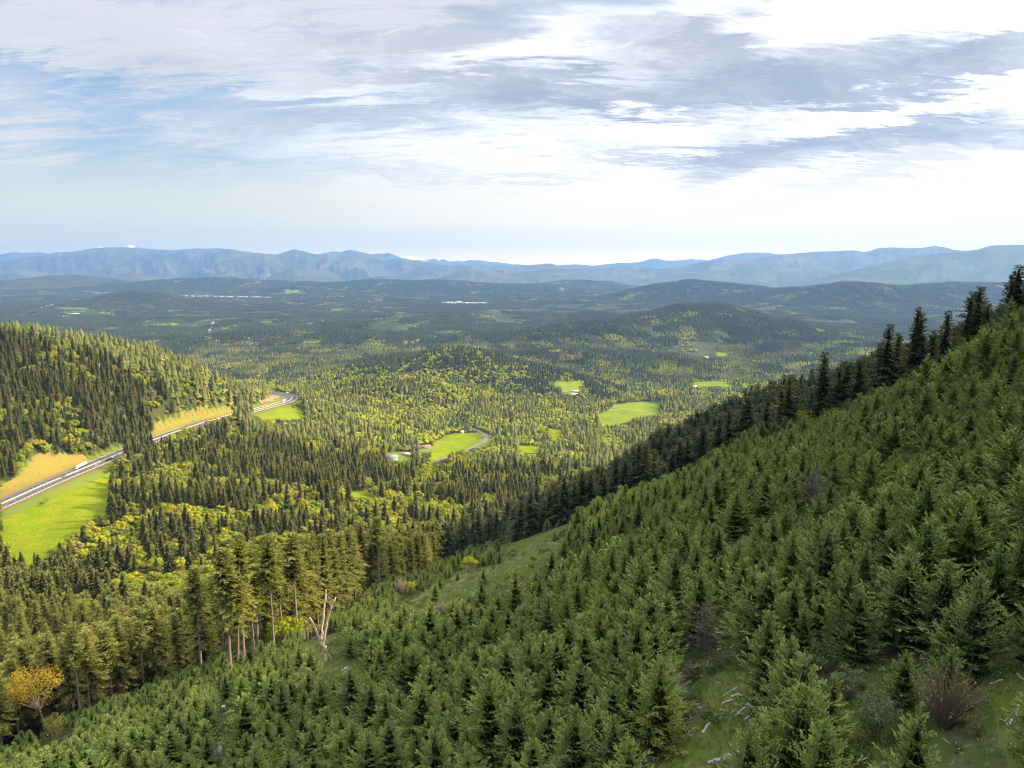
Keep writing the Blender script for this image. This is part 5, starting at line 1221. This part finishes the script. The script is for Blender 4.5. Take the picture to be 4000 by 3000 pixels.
# ---- houses and farm buildings
def house(u_, v_, L_, Wd, Hh, ang, wm, rm, lab, name='house', cat='house', roofh=None, chim=False, sink=.4, lift=0.0, simple=False):
    b_ = hit(u_, v_); rh = roofh if roofh is not None else Wd*.28
    o = add(name, None, label=lab, category=cat); o.location = b_+[0, 0, lift]; o.rotation_euler = (0, 0, ang)
    l, w = L_/2, Wd/2
    mb = MB().box(-l, l, -w, w, -sink-2, Hh); mb.put([(-l,-w,Hh),(-l,w,Hh),(-l,0,Hh+rh-.12),(l,-w,Hh),(l,w,Hh),(l,0,Hh+rh-.12)], [(0,2,1),(3,4,5)]); add('wall', mb.mesh('wall', wm), o)
    e_ = .6; t = .18; V = [(-l-e_,-w-e_,Hh-e_*rh/w+.02),(l+e_,-w-e_,Hh-e_*rh/w+.02),(l+e_,0,Hh+rh+.02),(-l-e_,0,Hh+rh+.02),(-l-e_,w+e_,Hh-e_*rh/w+.02),(l+e_,w+e_,Hh-e_*rh/w+.02)]
    V2 = [(a_, b2, c2+t) for a_, b2, c2 in V]; rf = add('roof', MB().put(V+V2, [(0,3,2,1),(3,4,5,2),(6,7,8,9),(9,8,11,10),(0,1,7,6),(4,10,11,5),(0,6,9,3),(3,9,10,4),(1,2,8,7),(2,5,11,8)]).mesh('roof', rm), o)
    if simple: return o
    n = max(2, int(L_/4.5))
    for i in range(n):
        x_ = -l+(i+.5)*L_/n
        if i == n//2: add('door', MB().box(x_-.5, x_+.5, -w-.05, -w-.003, -.1, 2.1).mesh('door', M_DARKM), o)
        else: add('window', MB().box(x_-.7, x_+.7, -w-.05, -w-.003, 1.0, 2.2).mesh('window', M_GLASS), o)
    for s_ in (-1, 1): add('window', MB().box(s_*l-.003*s_, s_*l+.05*s_, -.7, .7, 1.0, 2.2).mesh('window', M_GLASS), o)
    if chim: add('chimney', MB().box(l*.4, l*.4+.8, .3, 1.1, Hh+rh*.4, Hh+rh+1.0).mesh('chimney', M_CONC), rf)
    return o
M_WALLW = solid('white_wall', (.60,.58,.54), .8); M_WALLT = solid('tan_wall', (.45,.34,.24), .8); M_WALLG = solid('grey_wall', (.34,.35,.37), .8); M_WALLR = solid('red_wood_wall', (.36,.10,.07), .8)
M_RFR = solid('orange_red_roof', (.50,.17,.10), .8); M_RFG = solid('grey_roof', (.22,.24,.28), .7); M_RFW = solid('pale_metal_roof', (.42,.44,.46), .5); M_RFD = solid('dark_roof', (.06,.06,.07), .8); M_RFT = solid('teal_roof', (.12,.26,.28), .6)
house(1532,1795,16,10,4,.3,M_WALLW,M_RFG,'white house with a steep grey roof at the left of the valley houses',chim=True)
house(1588,1782,15,9,3.6,-.5,M_WALLT,M_RFW,'tan house with a pale roof right of the grey roofed white one')
house(1660,1752,20,9,3.4,.1,M_WALLG,M_RFR,'long low house with an orange red roof beside the valley lawn',chim=True)
house(1608,1745,12,7,3,.2,M_WALLT,M_RFR,'small house with a rust red roof half hidden by trees')
house(1803,1692,9,7,3.4,.9,M_WALLG,M_RFW,'small open shed with a pale roof at the top of the valley lawn','shed','shed')
house(2098,1740,14,9,4,.5,M_WALLG,M_RFG,'grey house with a grey roof at the edge of the small lawn')
house(2075,1726,8,6,3,.5,M_WALLR,M_RFG,'dark red shed beside the grey house','shed','shed')
house(2006,1778,10,7,3,-.2,M_WALLW,M_RFR,'small white house with a red roof below the small lawn')
house(1988,1676,13,9,3.4,.4,M_WALLW,M_RFW,'white house among oaks right of the road bend'); house(2008,1677,8,6,3,-.6,M_WALLW,M_RFW,'small white garage beside the white house among oaks','garage','garage')
house(2232,1545,44,10,3,.06,M_WALLW,M_RFW,'long white greenhouse roof in the valley, the nearer of two','greenhouse','greenhouse',roofh=2); house(2246,1531,40,10,3,.06,M_WALLW,M_RFW,'long pale greenhouse, the farther of two','greenhouse','greenhouse',roofh=2)
house(2448,1519,18,11,4,.7,M_WALLW,M_RFW,'white farmhouse above the large valley field'); house(2560,1548,14,11,5,.2,M_WALLG,M_RFT,'house with a blue grey roof left of the long red roofed barn')
house(2600,1552,30,14,5,.1,M_WALLT,M_RFR,'tan hall with a faded red roof beside the long barn','hall','building'); house(2645,1545,46,14,4.5,.05,M_WALLW,M_RFR,'long barn with a pinkish red roof beyond the large field','barn','barn')
house(2712,1515,16,9,4,.2,M_WALLW,M_RFW,'white house at the left end of the right hand field'); house(2395,1500,12,8,3,.5,M_WALLT,M_RFD,'small dark roofed house in the trees above the large field')
house(1088,1500,18,10,4,.3,M_WALLW,M_RFW,'white roofed house beyond the highway curve, leftmost of four'); house(1110,1503,20,9,3.5,.2,M_WALLT,M_RFR,'rust roofed house beyond the highway curve'); house(1140,1507,17,10,5,-.4,M_WALLW,M_RFG,'white gabled house beyond the highway curve'); house(1163,1508,15,9,3.4,.1,M_WALLW,M_RFR,'rightmost house beyond the highway curve, with a red roof')
house(1140,1430,26,14,5,.2,M_WALLG,M_RFT,'teal roofed building in the woods far above the highway curve','barn','barn'); house(1100,1460,20,10,4,.1,M_WALLW,M_RFW,'pale roofed house below the teal roofed building')
house(1746,1606,18,11,4,.3,M_WALLW,M_RFW,'pale roofed house in the woods under the wooded knoll'); house(2185,1426,18,11,4,.2,M_WALLT,M_RFD,'dark roofed house in the trees left of the high meadow'); house(2005,1412,14,9,4,.2,M_WALLW,M_RFG,'small house on the knoll side')
house(2755,1400,26,14,5,.4,M_WALLG,M_RFW,'white roofed house near the far right meadow'); house(2855,1383,24,12,5,.1,M_WALLT,M_RFG,'long house just right of the far meadow'); house(2905,1384,22,12,4,.3,M_WALLW,M_RFW,'white barn at the right end of the far meadow','barn','barn'); house(2990,1382,20,14,6,-.5,M_WALLW,M_RFG,'tall white house farthest right in the far valley')
house(1105,1272,40,18,5,.2,M_WALLW,M_RFW,'white shed, left of a pair in the far woods','shed','shed'); house(1130,1277,30,16,6,-.3,M_WALLW,M_RFT,'white shed with a blue roof, right of a pair in the far woods','shed','shed'); house(1207,1269,26,14,5,.4,M_WALLW,M_RFW,'lone white house right of the pair of far sheds'); house(1540,1328,24,14,5,.1,M_WALLW,M_RFW,'white house in the far woods above the knoll'); house(1633,1332,22,12,5,.5,M_WALLT,M_RFW,'pale house right of another above the knoll')
house(285,1230,110,20,6,.05,M_WALLW,M_RFW,'long white farm shed in the far left plain','barn','barn'); house(405,1327,16,10,4,.3,M_WALLW,M_RFG,'white house among trees on top of the left hill'); house(848,1335,30,14,5,.2,M_WALLW,M_RFW,'white house right of the far track, the nearer one'); house(972,1327,50,16,5,0,M_WALLW,M_RFW,'white shed beyond the left hill, right of the house')
house(918,1288,44,14,4,.05,M_WALLW,M_RFW,'white warehouse alone in the far woods','warehouse','warehouse'); house(695,1243,34,16,5,.3,M_WALLW,M_RFW,'white shed beside the far road junction','shed','shed')
# the town at the far edge of the plain: pale warehouses
tr = np.random.default_rng(77); k = 0
for (u0, u1, v0, v1, n) in [(700,1065,1159,1164,12),(1255,1360,1161,1164,5),(1478,1492,1168,1169,1),(1735,1900,1181,1188,10),(320,390,1141,1146,6),(1240,1280,1108,1110,2),(2170,2200,1128,1129,2),(1100,1260,1092,1108,4)]:
    for i in range(n):
        u_ = u0+(u1-u0)*(i+tr.uniform(.2, .8))/n; v_ = v0+(v1-v0)*(i/n if v1-v0 < 6 and n > 4 else tr.random()); big = 1.0
        o = house(u_, v_, tr.uniform(50, 130)*big, tr.uniform(30, 60), tr.uniform(7, 11)*big, tr.normal()*.08, M_WALLW, [M_RFW, M_WALLT, M_WALLW, M_RFG][int(tr.integers(4))], 'pale flat town building on the far plain', 'warehouse', 'warehouse', roofh=3, simple=True, lift=2)
        o['group'] = 'pale buildings of the far town'
        o['label'] = {700: 'white warehouse in the long row on the far left plain', 1255: 'pale warehouse of the short row right of the long row', 1478: 'single pale building at the foot of the middle hills', 1735: 'white building of the far town in the centre', 320: 'pale building near the mound on the far left', 1240: 'pale building in the haze below the main mountains', 2170: 'pale building between the low hills on the right', 1100: 'pale building in the blue valley below the main peak'}[u0]
# ---- grass and litter on the open parts of the near slope
M_TUFT = foliage('slope_grass', [(.15,.23,.05),(.24,.27,.09),(.19,.26,.06),(.30,.28,.13)], None, .3, .6)
def tuft(seed, n=22, h=.32):
    r_ = np.random.default_rng(seed); C = np.zeros((n, 3)); C[:, :2] = r_.normal(0, .16, (n, 2)); D = r_.normal(0, .45, (n, 3)); D[:, 2] = 1
    V, F = kites(C, D, r_.normal(size=(n, 3))*[1, 1, .1], h*r_.uniform(.5, 1.3, n), .045, .5); return mesh('tuft', V, F, M_TUFT, attrs={'tip': np.zeros(len(V))})
tx, ty = jgrid(-130, 150, 24, 300, .62); tz = ground_z(tx, ty); tu, tv, td = proj(tx, ty, tz); near_f = np.zeros(len(tx), bool)
for c_ in CLEAR: near_f |= in_poly(tu, tv, [(p_[0], p_[1]) for p_ in c_])
keep = (in_plant(tx, ty) & (tu > -50) & (tu < 4100) & (tv < 3100) & (R.random(len(tx)) < .9) & (near_f | (R.random(len(tx)) < .35)))
tx, ty, tz = tx[keep], ty[keep], tz[keep]; print('tufts', len(tx))
scatter('grass', [tuft(i) for i in range(4)], np.stack([tx, ty, tz-.03], 1), .5+1.1*fbm(tx/4, ty/4, 3, seed=31), R.uniform(0, 6.28, len(tx)), R.integers(0, 4, len(tx)))
def twigs(seed, n=7):
    r_ = np.random.default_rng(seed); mb = MB()
    for i in range(n):
        a_ = r_.uniform(0, 6.28); c_ = np.array([r_.normal(0, .5), r_.normal(0, .5), .08]); l_ = r_.uniform(.2, .7); mb.tube([c_, c_+[math.cos(a_)*l_, math.sin(a_)*l_, r_.normal()*.12]], [.03, .015], 3, False)
    return mb.mesh('twigs', M_LOG)
M_UND = foliage('undergrowth_leaves', [(.060,.095,.030),(.11,.13,.04),(.15,.13,.06),(.07,.11,.035),(.13,.15,.06)], None, .3, .6)
UND = []
for i in range(3):
    V, F, ax, tip = broad_arrays(1.0, 1.5, 9, 34, .13, 870+i, .05); UND.append(mesh('bush', V, F, M_UND, attrs={'tip': tip}))
ux, uy = jgrid(-130, 170, 24, 300, 1.7); uz = ground_z(ux, uy); uu, uv, ud = proj(ux, uy, uz); kz = in_plant(ux, uy) & (uu > -50) & (uu < 4100) & (uv < 3150) & (fbm(ux/6, uy/6, 3, seed=51) > .47)
lawn = np.zeros(len(ux), bool)
for c_ in CLEAR: lawn |= in_poly(uu, uv, c_)
kz &= ~lawn | (R.random(len(ux)) < .12); ux, uy, uz = ux[kz], uy[kz], uz[kz]
scatter('undergrowth', UND, np.stack([ux, uy, uz-.1], 1), R.uniform(.4, 1.35, len(ux)), R.uniform(0, 6.28, len(ux)), R.integers(0, 3, len(ux)))
for i, (u_, v_, hp, wp, lb) in enumerate([(165,1975,14,26,'low dark shrub, left of a pair in the middle of the sunlit field'),(180,1962,18,30,'brownish shrub, right of a pair in the middle of the sunlit field'),(215,1790,26,28,'dark round bush on the dry bank above the highway'),(700,1640,18,20,'small bush on the far dry bank'),(820,1612,16,18,'tiny bush at the right end of the far dry bank'),(250,1870,12,24,'dark brush along the highway shoulder ahead of the white truck')]):
    leafy(u_, v_, hp, wp, M_OAK if i % 2 else M_UND, lb, 880+i, .45, per=36, ncl=10)
kk = R.random(len(tx)) < .10; scatter('fallen_twigs', [twigs(i) for i in range(3)], np.stack([tx, ty, tz], 1)[kk], R.uniform(.5, 1.3, kk.sum()), R.uniform(0, 6.28, kk.sum()), R.integers(0, 3, kk.sum()))

# ------------------------------------------------------------------ haze: one closed box of thin blue air
hm = bpy.data.materials.new('haze'); hm.use_nodes = True
for n in list(hm.node_tree.nodes): hm.node_tree.nodes.remove(n)
g = NB(hm.node_tree); pv = g.n('ShaderNodeVolumePrincipled'); ho = g.n('ShaderNodeOutputMaterial')
pv.inputs['Color'].default_value = (.23, .44, .88, 1); pv.inputs['Density'].default_value = 3.8e-5; pv.inputs['Anisotropy'].default_value = .2
g.link(pv.outputs[0], ho.inputs['Volume'])
zb = float(GZ.min())-80
mb = MB().box(-41000, 41000, -41000, 41000, zb, H0+1250)
add('haze', mb.mesh('haze', hm), kind='stuff')
